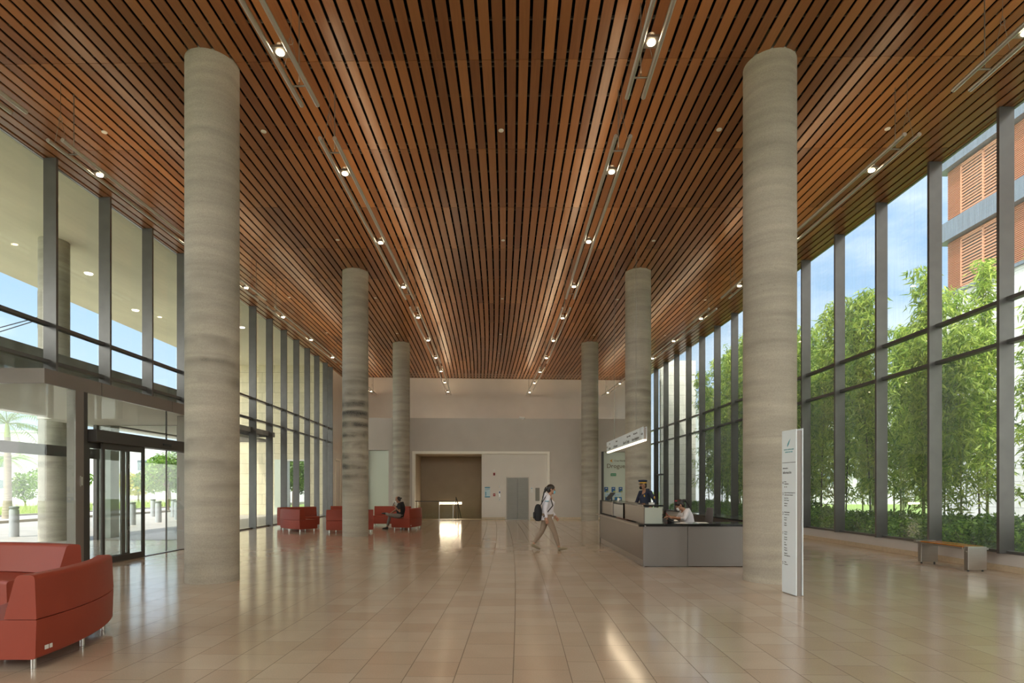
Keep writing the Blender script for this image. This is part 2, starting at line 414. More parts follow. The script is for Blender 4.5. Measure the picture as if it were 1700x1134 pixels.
def build_ceiling():
    rnd = random.Random(3)
    joints = [9.28+2.43*k for k in range(-7, 12)]
    joints = [j for j in joints if j > S0]+[S1]
    joints = [S0]+joints
    b = MB()
    k0 = int(round(UL/0.2)); k1 = int(round(UR/0.2))
    for a, c in zip(joints[:-1], joints[1:]):
        run = 0.5
        for k in range(k0+1, k1):
            u = 0.2*k
            run = rnd.random()
            b.wbox(u-0.0765, u+0.0765, a+0.004, c-0.004, CEIL, CEIL+0.02, tone=run)
    # edge boards against the glass
    for u0, u1 in ((UL, UL+0.06), (UR-0.06, UR)):
        b.wbox(u0, u1, S0, S1, CEIL-0.01, CEIL+0.03, 20, tone=0.4)
    o = b.build('ceiling', M_slat, tone=True); struct(o, 'warm wood slat ceiling with black gaps running along the hall')
    d = MB()
    for a, c in zip(joints[:-1], joints[1:]):
        for s in (a+0.06, a+0.16, a+(c-a)*0.36, a+(c-a)*0.68, c-0.14):
            if s < S1: d.wbox(UL+0.1, UR-0.1, s, s+0.03, CEIL+0.022, CEIL+0.06)
    t = d.build('batten', M_batten, o); t['kind'] = 'structure'
    p = MB().wbox(UL, UR, S0, S1, CEIL+0.32, CEIL+0.36, 20)
    struct(p.build('ceiling_void', M_black, o))
    r = MB().wbox(UL-0.05, UR+0.35, S0-0.3, S1+0.4, CEIL+0.37, 9.1, 20)
    struct(r.build('ceiling_slab', M_soffit), 'concrete roof slab above the slat ceiling')
build_ceiling()

# closing boards between ceiling and slab along the glass lines
for nm, u0, u1 in (('trim_1', UL-0.06, UL), ('trim_2', UR, UR+0.06)):
    struct(MB().wbox(u0, u1, S0, S1, CEIL-0.02, 8.82, 20).build(nm, M_mull), 'dark head frame along the top of the glass wall')

# ---- glass side walls, one window per bay
T1, T2, SILL = 4.17, 4.95, 0.33
VES0, VES1 = 10.1, 16.8
def glazed_bay(n, side, s0, s1, last=False):
    ug = UL if side < 0 else UR
    ui = ug+0.27 if side < 0 else ug-0.27
    zb = SILL if side > 0 else 0.0
    over_porch = side < 0 and s0 < VES1 and s1 > VES0-0.2
    if over_porch: zb = 3.95
    w = empty('window_%d' % n, W(ug, s0, 0), 0, kind='structure')
    base = W(ug, s0, 0)
    def fin(m, name, material, bevel=0):
        m.v = [p-base for p in m.v]; o = m.build(name, material, w, bevel=bevel); o['kind'] = 'structure'; return o
    lo, hi = min(ug, ui), max(ug, ui)
    m = MB(); m.wbox(lo, hi, s0-0.03, s0+0.03, zb, CEIL-0.005); fin(m, 'mullion', M_mull)
    if last: m = MB(); m.wbox(lo, hi, s1-0.03, s1+0.03, zb, CEIL-0.005); fin(m, 'mullion', M_mull)
    a, b = s0+0.031, s1-0.031
    g0, g1 = (ug-0.02, ug) if side < 0 else (ug, ug+0.02)
    t0, t1 = (ug, ug+0.14) if side < 0 else (ug-0.14, ug)
    m = MB(); m.wbox(t0, t1, a, b, T1-0.04, T1+0.03); fin(m, 'transom', M_mull)
    m = MB(); m.wbox(t0, t1, a, b, T2-0.04, T2+0.03); fin(m, 'transom', M_mull)
    gm = M_glassr if side > 0 else M_glass
    m = MB(); m.wbox(g0, g1, a, b, T2+0.03, CEIL-0.03); fin(m, 'glass_pane', gm)
    m = MB(); m.wbox(g0, g1, a, b, T1+0.03, T2-0.04); fin(m, 'glass_pane', gm)
    if not over_porch:
        m = MB(); m.wbox(t0, t1, a, b, zb, zb+0.05); fin(m, 'window_frame', M_mull)
        m = MB(); m.wbox(g0, g1, a, b, zb+0.05, T1-0.04); fin(m, 'glass_pane', gm)
    elif s1 < VES1+0.9:
        m = MB(); m.wbox(g0, g1, a, b, 3.62, T1-0.04); fin(m, 'glass_pane', gm)
    return w
n = 1
for k in range(-6, 13):
    s0 = 11.99+1.664*k
    s1 = s0+1.664 if k < 12 else 33.1
    glazed_bay(n, -1, s0, s1, last=(k == 12)); n += 1
for k in range(-7, 15):
    s0 = 10.51+1.70*k
    glazed_bay(n, 1, s0, min(s0+1.70, S1-0.05), last=(k == 14)); n += 1

# low walls under the right-hand glass, skirtings, side wall beyond the left glass
struct(MB().wbox(UR-0.06, UR+0.16, S0, S1, 0.0, SILL, 24).build('wall_right', M_white), 'low white wall under the right glass wall')
struct(MB().wbox(UR-0.10, UR-0.061, S0, S1, 0.0, 0.105, 24).build('baseboard_right', M_stoneb), 'limestone skirting under the right glass wall')
struct(MB().wbox(UL-0.15, UL+0.1, 33.14, S1, 0.0, 8.7, 2).build('wall_left', M_white), 'white end section of the left side wall')
struct(MB().wbox(-9.6, 9.8, S1, S1+0.3, 0.0, 8.75, 1).build('wall_back', M_cream), 'cream upper wall at the far end of the hall')
fb_ = MB().wbox(-9.6, 9.8, S0-0.3, S0, 0.0, 4.2).wbox(-9.6, 9.8, S0-0.3, S0, 8.3, 8.75)
for k in range(9): fb_.wbox(-9.5+2.37*k-0.04, -9.5+2.37*k+0.04, S0-0.3, S0, 4.2, 8.3)
struct(fb_.build('wall_front', M_mull), 'end wall of the hall behind the camera, glazing added to let light in')
struct(MB().wbox(-9.4, 9.4, S0-0.16, S0-0.14, 4.2, 8.3).build('window_0', M_glass))  # unseen pane, added so sky light reaches the camera-facing surfaces

# ---- the lower block at the far end: portal, lift wall, stair recess, glazed shop fronts
SB = 28.2; BT = 4.97
BL, BR = -6.75, 7.3
pL, pR, pT = -4.05, 2.68, 3.35      # portal outer edge
gl0, gl1, glT = -6.24, -5.2, 3.4    # left glazed opening
gr0, gr1, grT = 5.24, 7.0, 3.36     # right glazed opening
m = MB()
m.wbox(BL, gl0, SB, SB+0.25, 0, BT); m.wbox(gl0, gl1, SB, SB+0.25, glT, BT); m.wbox(gl1, pL, SB, SB+0.25, 0, BT)
m.wbox(pL, pR, SB, SB+0.25, pT, BT); m.wbox(pR, gr0, SB, SB+0.25, 0, BT); m.wbox(gr0, gr1, SB, SB+0.25, grT, BT); m.wbox(gr1, BR, SB, SB+0.25, 0, BT)
m.wbox(BL, BL+0.2, SB+0.25, S1, 0, BT); m.wbox(BR-0.2, BR, SB+0.25, S1, 0, BT)
M_farw = mat('warm_grey_plaster', (0.60, 0.545, 0.49), 0.75, var=0.03, scale=1.5)
M_liftw = mat('lift_wall_plaster', (0.74, 0.69, 0.63), 0.75, var=0.02, scale=1.5)
struct(m.build('wall_far', M_farw), 'warm white lower wall with a wide framed portal')
struct(MB().wbox(BL+0.2, BR-0.2, SB+0.25, S1, BT-0.25, BT-0.005).build('ceiling_far', M_white), 'flat roof of the low block')
m = MB()   # portal frame
m.wbox(pL, pL+0.12, SB-0.03, SB+0.4, 0, pT); m.wbox(pR-0.12, pR, SB-0.03, SB+0.4, 0, pT); m.wbox(pL+0.12, pR-0.12, SB-0.03, SB+0.4, pT-0.12, pT)
struct(m.build('trim_3', mat('ivory_stone', (0.92, 0.87, 0.78), 0.5)), 'ivory stone frame around the portal')
eL = -0.67; el0, el1, elT = 0.535, 1.665, 2.09
m = MB(); m.wbox(eL, el0, SB+0.12, SB+0.5, 0, 3.23); m.wbox(el1, pR-0.12, SB+0.12, SB+0.5, 0, 3.23); m.wbox(el0, el1, SB+0.12, SB+0.5, elT, 3.23)
m.wbox(eL, eL+0.15, SB+0.5, 31.2, -2.5, 3.23)
struct(m.build('wall_lift', M_liftw), 'white wall holding the lift')
m = MB(); m.wbox(pL+0.12, eL, 31.0, 31.2, -2.5, 3.23); m.wbox(pL-0.1, pL+0.12, SB+0.26, 31.2, -2.5, 3.23)
struct(m.build('wall_stair', M_taupe), 'taupe wall behind the stair opening')
struct(MB().wbox(pL, eL, SB+0.26, 31.2, 3.235, 3.35).build('ceiling_stair', M_taupe), 'soffit of the stair opening')
struct(MB().wbox(pL, eL, SB+0.26, 31.2, -2.55, -2.5).build('floor_stair', M_stoneb), 'lower landing of the stair')
m = MB()
for a, b in ((gl1, pL), (pR, gr0)): m.wbox(a+0.02, b-0.02, SB-0.02, SB-0.001, 0, 0.11)
for a, b in ((eL+0.01, el0-0.06), (el1+0.06, pR-0.13)): m.wbox(a, b, SB+0.1, SB+0.119, 0, 0.11)
struct(m.build('baseboard_far', M_stoneb), 'limestone skirting along the far wall')
# floors in the shop fronts and lift car threshold
struct(MB().wbox(gl0, gl1, SB, SB+2.2, -0.05, 0.0).build('floor_left_shop', M_stoneb)); struct(MB().wbox(gr0, gr1, SB, SB+2.2, -0.05, 0.0).build('floor_right_shop', M_stoneb))
M_frost = mat('pale_green_backpainted_glass', (0.62, 0.68, 0.56), 0.18, spec=0.6)
struct(MB().wbox(gl0, gl1, SB+0.18, SB+0.2, 0.02, glT-0.02).build('window_51', M_frost), 'pale green glass panel left of the thin far column')
struct(MB().wbox(gl0, gl0+0.05, SB+0.05, SB+0.17, 0.0, glT).build('trim_4', M_alu))
struct(MB().wbox(gr0+0.14, gr1, SB+0.18, SB+0.2, 0.02, grT-0.02).build('window_52', M_frost), 'pale green pharmacy glass front')
struct(MB().wbox(gr0, gr0+0.14, SB+0.1, SB+0.22, 0.0, grT-0.005).build('trim_5', M_dark))
# doorway in the left end wall
m = MB(); m.wbox(UL+0.1, UL+0.14, 34.3, 34.4, 0, 3.3); m.wbox(UL+0.1, UL+0.14, 35.6, 35.7, 0, 3.3); m.wbox(UL+0.1, UL+0.14, 34.3, 35.7, 3.2, 3.3)
struct(m.build('door_1', MAT['ivory_stone']), 'tall doorway frame in the left end wall')

# lift door
e0 = W((el0+el1)/2, SB+0.12, 0); er = hrot(SB)
lift = empty('lift_door', e0, er, 'brushed steel two-leaf lift door in the white portal wall', 'lift')
hw = (el1-el0)/2
M_lifts = mat('lift_steel', (0.20, 0.185, 0.16), 0.38, 0.7, var=0.06, scale=2, stretch=(1, 1, 8))
MB().box(-hw+0.04, -0.004, 0.03, 0.07, 0.012, elT-0.04).build('door_leaf', M_lifts, lift)
MB().box(0.004, hw-0.04, 0.05, 0.09, 0.012, elT-0.04).build('door_leaf', M_lifts, lift)
MB().box(-hw, -hw+0.04, -0.01, 0.12, 0, elT).box(hw-0.04, hw, -0.01, 0.12, 0, elT).box(-hw+0.04, hw-0.04, -0.01, 0.12, elT-0.04, elT).build('door_frame', mat('lift_frame', (0.33, 0.28, 0.23), 0.35, 0.8), lift)
MB().box(-hw+0.04, hw-0.04, -0.01, 0.1, 0.0, 0.011).build('threshold', M_steel, lift)

def wall_item(name, label, cat, u, z, w, h, d, material, s=SB+0.12, parts=None, group=None):
    p = W(u, s, z); t = empty(name, p, hrot(s), label, cat, group)
    MB().box(-w/2, w/2, -d, 0.0, 0, h).build('housing', material, t, bevel=min(0.006, d*0.3))
    for (pn, x0, x1, z0, z1, pm, dd) in (parts or []):
        MB().box(x0, x1, -d-dd, -d+0.001, z0, z1).build(pn, pm, t)
    return t
M_red = mat('alarm_red', (0.36, 0.02, 0.02), 0.4); M_wplast = mat('white_plastic', (0.78, 0.76, 0.72), 0.4)
M_blue = mat('print_blue', (0.05, 0.27, 0.42), 0.5); M_lblue = mat('print_pale_blue', (0.55, 0.72, 0.78), 0.5); M_ink = mat('ink_dark', (0.03, 0.035, 0.04), 0.6)
wall_item('fire_alarm', 'small red fire alarm sounder high on the wall left of the lift', 'fire alarm', -0.05, 2.17, 0.09, 0.13, 0.05, M_red, parts=[('grille', -0.03, 0.03, 0.03, 0.09, mat('alarm_dark', (0.12, 0.01, 0.01), 0.5), 0.004)])
wall_item('alarm_box', 'square red manual alarm box at hand height beside the lift buttons', 'fire alarm', -0.05, 1.15, 0.11, 0.13, 0.05, M_red, parts=[('handle', -0.035, 0.035, 0.06, 0.08, M_wplast, 0.01)])
wall_item('junction_plate', 'blank white plate above the small red sounder', 'wall plate', -0.05, 2.37, 0.1, 0.1, 0.012, M_wplast)
wall_item('indicator_plate', 'tiny round-cornered steel plate above the lift call panel', 'wall plate', 0.215, 1.57, 0.05, 0.09, 0.015, M_steel)
wall_item('call_panel', 'tall steel lift call panel with dark screen left of lift door', 'control panel', 0.215, 1.10, 0.09, 0.32, 0.02, M_steel, parts=[('screen', -0.028, 0.028, 0.19, 0.29, mat('screen_blue', (0.01, 0.02, 0.12), 0.2), 0.003), ('button', -0.015, 0.015, 0.07, 0.10, M_wplast, 0.006)])
wall_item('key_switch', 'small square steel key switch under the lift call panel', 'switch', 0.215, 0.92, 0.09, 0.12, 0.02, M_steel, parts=[('button', -0.02, 0.02, 0.04, 0.08, M_dark, 0.004)])
wall_item('wall_card', 'white printed card immediately right of the lift door', 'notice', 1.80, 1.33, 0.12, 0.26, 0.01, M_wplast, parts=[('print', -0.03, 0.03, 0.19, 0.22, M_blue, 0.002)])
wall_item('metal_grille', 'tall grey metal panel on the wall right of the lift', 'panel', 2.085, 0.91, 0.21, 0.65, 0.02, mat('grille_grey', (0.28, 0.26, 0.22), 0.5, 0.5), parts=[('slats', -0.09, 0.09, 0.03, 0.62, mat('grille_inner', (0.22, 0.205, 0.17), 0.5, 0.5), 0.003)])
po = wall_item('poster', 'pale blue information poster left of the red alarm boxes', 'poster', -0.386, 1.09, 0.26, 0.51, 0.006, M_lblue,
               parts=[('header_band', -0.13, 0.13, 0.46, 0.51, M_blue, 0.002), ('footer_band', -0.13, 0.13, 0, 0.05, M_blue, 0.002)]+[('icon', -0.11, -0.05, z, z+0.05, M_blue, 0.002) for z in (0.08, 0.15, 0.22)])
text_mesh('LAVADO', 0.055, M_ink, po, loc=(-0.11, -0.009, 0.39), rot=(PI/2, 0, 0)); text_mesh('DE MANOS', 0.03, M_blue, po, loc=(-0.11, -0.009, 0.34), rot=(PI/2, 0, 0))
# camera on the ledge
cm = empty('security_camera', W(1.33, SB-0.001, 4.92), hrot(SB), 'small white security camera on the ledge above the portal', 'security camera')
MB().box(-0.04, 0.04, -0.06, 0.0, 0.0, 0.05).build('bracket', M_wplast, cm)
MB().tube([(-0.16, -0.10, 0.09), (0.10, -0.10, 0.05)], 0.055, 14).build('camera_body', M_wplast, cm); MB().tube([(0.10, -0.10, 0.05), (0.115, -0.10, 0.048)], 0.04, 14).build('lens', M_ink, cm)

# stair balustrade, handrail and wall lamp
bl = empty('glass_balustrade', W(-2.4, SB+0.14, 0), hrot(SB), 'glass balustrade with dark handrail in front of the stair opening', 'balustrade')
MB().box(-1.52, 0.35, -0.01, 0.01, 0.02, 0.86).build('glass_panel', M_glass, bl)
MB().tube([(-1.52, -0.03, 0.9), (0.4, -0.03, 0.9)], 0.022, 10).build('handrail', M_dark, bl)
for x in (-1.4, -0.35, 0.33): MB().box(x-0.012, x+0.012, -0.035, 0.02, 0.0, 0.9).build('post', M_alu, bl)
bl2 = empty('stair_rail', W(-1.95, SB+0.5, 0), hrot(SB), 'short sloping dark stair handrail going down beside the balustrade end', 'handrail')
MB().tube([(0, 0, 1.1), (0.1, 0.2, 0.75), (0.2, 1.3, 0.0)], 0.022, 8).build('rail', M_dark, bl2); MB().tube([(0.06, 0.1, 0.95), (0.14, 0.3, -0.12)], 0.015, 8).tube([(0.0, 0.0, -0.1), (0, 0, 1.1)], 0.018, 8).build('post', M_dark, bl2)
struct(MB().wbox(pL+0.12, eL, SB+0.26, SB+0.9, -0.12, 0.0).build('floor_landing', M_stoneb))
wl = empty('wall_lamp', W(-2.35, 30.995, 0.66), hrot(31), 'glowing horizontal bar lamp on the taupe wall behind the balustrade', 'wall lamp')
MB().box(-0.60, 0.60, -0.05, 0, 0.03, 0.13).build('diffuser', mat('bar_lamp', (1, 0.9, 0.7), 0.5, emit=(1.0, 0.82, 0.55), estr=3.0), wl)
MB().box(-0.62, 0.62, -0.02, 0, 0.0, 0.16).build('bracket', M_alu, wl)
lp = bpy.data.lights.new('stair_light', 'AREA'); lp.energy = 12; lp.shape = 'RECTANGLE'; lp.size = 1.1; lp.size_y = 0.1; lp.color = (1, 0.8, 0.55)
lo_ = bpy.data.objects.new('lamp_light', lp); COL.objects.link(lo_); lo_.parent = wl; lo_.location = (0, -0.07, 0.08); lo_.rotation_euler = (PI/2, 0, PI)

# pharmacy signs on the right glass front
ph = empty('pharmacy_sign', W(5.9, SB+0.17, 2.55), hrot(SB), 'brown pharmacy lettering with orange chevron on the green glass', 'sign')
M_brown = mat('letter_brown', (0.13, 0.09, 0.04), 0.5); M_or = mat('chevron_orange', (0.75, 0.36, 0.02), 0.5); M_green = mat('exit_green', (0.0, 0.25, 0.09), 0.45)
text_mesh('Droguería', 0.30, M_brown, ph, loc=(-0.36, 0, 0.0), rot=(PI/2, 0, 0), depth=0.003)
text_mesh('Cruz Verde', 0.12, M_brown, ph, loc=(0.02, 0, 0.32), rot=(PI/2, 0, 0), depth=0.003)
MB().add([(-0.20, 0, 0.36), (-0.06, 0, 0.45), (-0.10, 0, 0.36), (-0.06, 0, 0.27), (-0.20, -0.005, 0.36), (-0.06, -0.005, 0.45), (-0.10, -0.005, 0.36), (-0.06, -0.005, 0.27)],
         [(0, 1, 2), (0, 2, 3), (4, 6, 5), (4, 7, 6), (0, 4, 5, 1), (1, 5, 6, 2), (2, 6, 7, 3), (3, 7, 4, 0)]).build('chevron', M_or, ph)
ex = wall_item('exit_sign', 'small green exit sign on the pharmacy glass', 'exit sign', 5.88, 2.15, 0.27, 0.13, 0.02, M_green, s=SB+0.17)
text_mesh('SALIDA', 0.07, M_wplast, ex, loc=(0, -0.022, 0.04), rot=(PI/2, 0, 0), align='CENTER')
M_pb = mat('poster_blue', (0.02, 0.12, 0.32), 0.45); M_yg = mat('poster_lime', (0.45, 0.55, 0.05), 0.5)
for i, (u, lab) in enumerate(((5.52, 'dark blue poster at the left end of the pharmacy glass row'), (5.88, 'dark blue poster in the middle of the pharmacy glass row'), (6.24, 'dark blue poster half hidden by the stout far column'))):
    t = wall_item('window_poster', lab, 'poster', u, 1.35, 0.19, 0.25, 0.005, M_pb, s=SB+0.17, parts=[('print', -0.04, 0.04, 0.17, 0.2, M_wplast, 0.002), ('emblem', 0.0, 0.08, 0.01, 0.06, M_yg, 0.002)], group='posters on the pharmacy glass')
bnr = wall_item('window_banner', 'wide pale banner with blue arrow lettering on the pharmacy glass', 'banner', 5.86, 1.13, 0.82, 0.17, 0.005, M_lblue, s=SB+0.17)
text_mesh('Bienvenidos  >>', 0.09, M_pb, bnr, loc=(0, -0.007, 0.05), rot=(PI/2, 0, 0), align='CENTER')
for u, lab in ((5.65, 'large blue poster under the banner, left one'), (6.12, 'large blue poster under the banner, right one')):
    wall_item('window_poster', lab, 'poster', u, 0.82, 0.36, 0.28, 0.005, mat('poster_mid_blue', (0.03, 0.2, 0.45), 0.45), s=SB+0.17, parts=[('print', -0.02, 0.12, 0.14, 0.22, M_wplast, 0.002), ('emblem', -0.15, -0.06, 0.03, 0.10, M_yg, 0.002)], group='posters on the pharmacy glass')
wall_item('door_sign', 'small blue-grey room sign by the left end doorway', 'sign', -9.0, 2.2, 0.3, 0.2, 0.02, M_lblue, s=S1-0.001)
wall_item('wall_sign', 'small pale green plate sign with dark letters left of the far column', 'sign', -6.5, 2.3, 0.3, 0.2, 0.03, M_lblue, s=SB-0.001)

# door in the right glass wall near its far end
dr = empty('glass_door', W(UR-0.14, 31.6, 0), hrot(31.6), 'dark framed door with steel pull handle in the far right glass wall', 'door')
MB().box(-0.06, 0.06, -0.55, -0.47, 0.0, 2.35).box(-0.06, 0.06, 0.72, 0.80, 0, 2.35).box(-0.06, 0.06, -0.47, 0.72, 2.27, 2.35).build('door_frame', M_dark, dr)
MB().box(-0.03, 0.03, -0.46, 0.71, 0.01, 0.12).box(-0.03, 0.03, -0.46, -0.38, 0.12, 2.26).box(-0.03, 0.03, 0.63, 0.71, 0.12, 2.26).build('door_leaf', M_dark, dr)
MB().box(-0.006, 0.006, -0.38, 0.63, 0.12, 2.26).build('glass_pane', M_glass, dr)
MB().tube([(-0.09, -0.34, 0.8), (-0.09, -0.34, 1.5)], 0.016, 8).build('handle', M_steel, dr)

# ================================================================== COLUMNS
cols = [(-4.83, 9.42, 1.0, 0.65, 'front left concrete column beside the red sofa'),
        (4.30, 9.42, 2.0, 0.12, 'front right concrete column behind the white totem'),
        (-4.86, 18.4, 3.0, 1.0, 'middle left concrete column with dark banded stains, among red sofas'),
        (4.19, 18.4, 4.0, 0.55, 'middle right concrete column behind the reception guard'),
        (-5.05, 27.4, 5.0, 0.35, 'slim-looking farthest left concrete column at the end wall'),
        (3.94, 27.4, 6.0, 0.35, 'slim-looking farthest right concrete column at the end wall')]
for x, y, sd_, st, lab in cols:
    m = concrete_material('board_concrete_%d' % int(sd_), (0.40, 0.355, 0.285), st, sd_)
    b = MB(); b.rings_z([(z, 0.405, 0.405) for z in (0.0, 0.02, 2.0, 4.0, 6.0, CEIL+0.36)], 56)
    o = b.build('concrete_column', m, loc=(x, y, 0)); tag(o, lab, 'column', 'round concrete columns of the hall')

# ================================================================== PENDANT LIGHTS AND DETECTORS
ZF = 7.37
def make_pendant():
    r = empty('pendant_light')
    for x in (-0.122, 0.122):
        MB().tube([(x, 0, 0), (x, 8.15, 0)], 0.034, 14).build('tube', M_alu, r)
    for y in (0.42, 7.73):
        MB().tube([(-0.122, y, 0.0), (0.122, y, 0.0)], 0.014, 8).build('crossbar', M_lamph, r)
    for y in (1.06, 4.06, 7.07):
        h = MB().box(-0.09, 0.09, y-0.10, y+0.10, -0.012, 0.02)
        h.tube([(0, y, -0.01), (0, y, 0.09)], [0.062, 0.05], 18)
        hs = h.build('spotlight', M_lamph, r)
        MB().rings_z([(-0.026, 0.05, 0.05), (-0.013, 0.055, 0.055)], 18, 0, y).build('lens', M_lens, hs)
    for y in (0.42, 7.73):
        MB().tube([(0, y, 0), (0, y, CEIL-ZF+0.05)], 0.008, 6).build('suspension_rod', M_wire, r)
        MB().tube([(-0.1, y-0.3, 0.02), (-0.03, y-0.3, 0.35), (0.0, y-0.3, 0.55), (0, y-0.3, CEIL-ZF+0.05)], 0.0035, 5).tube([(0.1, y-0.3, 0.02), (0.03, y-0.3, 0.35), (0.0, y-0.3, 0.5)], 0.0035, 5).tube([(0.0+0.035*math.cos(a), y-0.3, 0.42+0.05*math.sin(a)) for a in [i*PI/5 for i in range(11)]], 0.003, 5).build('suspension_wire', M_wire, r)
    return r
pend0 = make_pendant()
upL = bpy.data.lights.new('uplight', 'AREA'); upL.shape = 'RECTANGLE'; upL.size = 0.05; upL.size_y = 8.0; upL.energy = 15; upL.color = (1.0, 0.74, 0.46)
spL = bpy.data.lights.new('downlight', 'SPOT'); spL.energy = 45; spL.spot_size = R(75); spL.spot_blend = 0.8; spL.color = (1, 0.80, 0.56); spL.shadow_soft_size = 0.05
first = True
rown = {-7.27: ('row beside the left glass wall', 0), -2.68: ('row left of the middle', 1), 2.26: ('row right of the middle', 2), 7.03: ('row beside the right glass wall', 3)}
posn = ['nearest', 'second nearest', 'third', 'farthest']
for u, (rl, ri) in rown.items():
    for k in range(4):
        s = 0.55+9.03*k
        p0 = W(u, s, ZF); p1 = W(u, s+8.15, ZF)
        rz = math.atan2(-(p1.x-p0.x), p1.y-p0.y)
        o = pend0 if first else copy_tree(pend0)
        first = False
        o.location = p0; o.rotation_euler = (0, 0, rz)
        tag(o, '%s twin-tube pendant light in the %s' % (posn[k], rl), 'pendant light', 'twin-tube pendant lights in four rows')
        lo2 = bpy.data.objects.new('uplight', upL); COL.objects.link(lo2); lo2.parent = o; lo2.location = (0, 4.07, 0.06); lo2.rotation_euler = (PI, 0, 0)
        for y in (1.06, 4.06, 7.07):
            l3 = bpy.data.objects.new('downlight', spL); COL.objects.link(l3); l3.parent = o; l3.location = (0, y, -0.05)
det0 = None
dspots = [(0.2, s) for s in (11.1, 16.0, 20.9, 25.7, 29.3, 34.0)]+[(u, s) for s in (11.1, 16.0, 20.9, 25.7, 29.3) for u in (-7.5, -4.45+0.05, 4.4, 7.63)]
for i, (u, s) in enumerate(dspots):
    if det0 is None:
        o = det0 = MB().rings_z([(-0.018, 0.034, 0.034), (-0.012, 0.05, 0.05), (0.0, 0.052, 0.052)], 20).build('smoke_detector', M_det)
    else:
        o = det0.copy(); COL.objects.link(o)
    o.location = W(u, s, CEIL-0.001)
    row = {0.2: 'middle', -7.5: 'outer left', -4.4: 'left', 4.4: 'right', 7.63: 'outer right'}[round(u, 2)]
    ordn = ['nearest', 'second', 'third', 'fourth', 'fifth', 'farthest'][[11.1, 16.0, 20.9, 25.7, 29.3, 34.0].index(s)]
    tag(o, '%s small white disc detector in the %s ceiling row' % (ordn, row), 'smoke detector', 'small round detectors on the slat ceiling')

# ================================================================== RED SOFAS
def leather():
    m, t, b = principled('red_orange_leather'); q = NB(t)
    tc = q.n('ShaderNodeTexCoord').outputs['Object']
    n = q.n('ShaderNodeTexNoise', {'Vector': tc, 'Scale': 260.0, 'Detail': 3.0}).outputs[0]
    n2 = q.n('ShaderNodeTexNoise', {'Vector': tc, 'Scale': 2.0, 'Detail': 3.0}).outputs[0]
    k = q.m('MULTIPLY_ADD', n2, 0.2, 0.9)
    c = q.n('ShaderNodeMixRGB', {0: 1.0, 1: (0.29, 0.048, 0.025, 1), 2: k}, blend_type='MULTIPLY').outputs[0]
    t.links.new(c, b.inputs['Base Color']); b.inputs['Roughness'].default_value = 0.5; b.inputs['Specular IOR Level'].default_value = 0.3
    bp = q.n('ShaderNodeBump', {'Strength': 0.15, 'Distance': 0.004, 'Height': n}); t.links.new(bp.outputs[0], b.inputs['Normal'])
    return m
M_leather = leather()
M_sticker = mat('sticker_white', (0.7, 0.7, 0.68), 0.4)
RO, RI, ARC = 3.05, 2.27, R(30)
def arc_solid(prof, a0, a1, n=16):     # prof: closed list of (radius, z); a solid swept round the centre
    rings = []
    for i in range(n+1):
        a = a0+(a1-a0)*i/n
        rings.append([Vector((r*math.cos(a), r*math.sin(a), z)) for r, z in prof])
    return MB().loft(rings, True, True)
def rnd_prof(pts, rad, k=4):
    out = []
    n = len(pts)
    for i in range(n):
        p = Vector(pts[i]); a = Vector(pts[i-1]); b = Vector(pts[(i+1) % n])
        r = rad[i] if hasattr(rad, '__len__') else rad
        if r <= 0: out.append(tuple(p)); continue
        da = (a-p).normalized(); db = (b-p).normalized()
        s = p+da*r; e = p+db*r
        for j in range(k+1):
            t = j/k; q = s*(1-t)**2+p*2*t*(1-t)+e*t*t; out.append((q.x, q.y))
    return out
def make_sofa():
    r = empty('curved_sofa')
    e = 0.012
    sp = rnd_prof([(RI, 0.095), (RO-0.01, 0.095), (RO, 0.42), (RI-0.01, 0.42)], [0.03, 0.03, 0.008, 0.05])
    arc_solid(sp, 0, ARC).build('seat', M_leather, r, bevel=0.02)
    bp = rnd_prof([(RO-0.27, 0.425), (RO, 0.425), (RO-0.015, 0.79), (RO-0.17, 0.79)], [0.01, 0.008, 0.04, 0.045])
    arc_solid(bp, 0.0, ARC).build('backrest', M_leather, r, bevel=0.02)
    for a in (R(1.6), ARC/2, ARC-R(1.6)):
        for rr in (RO-0.09, RI+0.09):
            c, s = math.cos(a), math.sin(a)
            MB().tube([(rr*c, rr*s, 0.0), (rr*c, rr*s, 0.1)], 0.021, 14).build('leg', M_steel, r)
    return r
sofa0 = make_sofa()
def origin_shift(o): pass
sofas = [((-6.925, 4.73), 0, 'large red curved sofa in the foreground, its back turned to the room'),
         ((-6.925, 4.73), 62, 'red curved sofa facing the camera at the left edge, behind the foreground one'),
         ((-5.65, 22.5), 210, 'red curved sofa with rounded back nearest the far left glass wall'),
         ((-6.28, 20.75), 120, 'red sofa partly hidden behind the rounded one by the left glass wall'),
         ((-5.85, 22.6), 264, 'red sofa seen from behind, cut by the stained concrete column'),
         ((-6.62, 21.2), 75, 'far red sofa just showing above the one behind the stained column'),
         ((-5.20, 20.95), 66, 'red sofa facing the camera left of the seated person'),
         ((-6.34, 21.99), -23, 'red sofa carrying the seated person')]
for i, ((x, y), a, lab) in enumerate(sofas):
    o = sofa0 if i == 0 else copy_tree(sofa0)
    # root at the middle of the sofa's footprint
    mid = Vector((2.66*math.cos(ARC/2), 2.66*math.sin(ARC/2), 0))
    o.rotation_euler = (0, 0, R(a))
    rm = Matrix.Rotation(R(a), 3, 'Z') @ mid
    o.location = (x+rm.x, y+rm.y, 0)
    tag(o, lab, 'sofa', 'red curved lounge sofas')
    if i == 0: pass
for o in [x for x in COL.objects if x.name.startswith('curved_sofa')]:
    for ch in o.children: ch.location = -Vector((2.66*math.cos(ARC/2), 2.66*math.sin(ARC/2), 0))
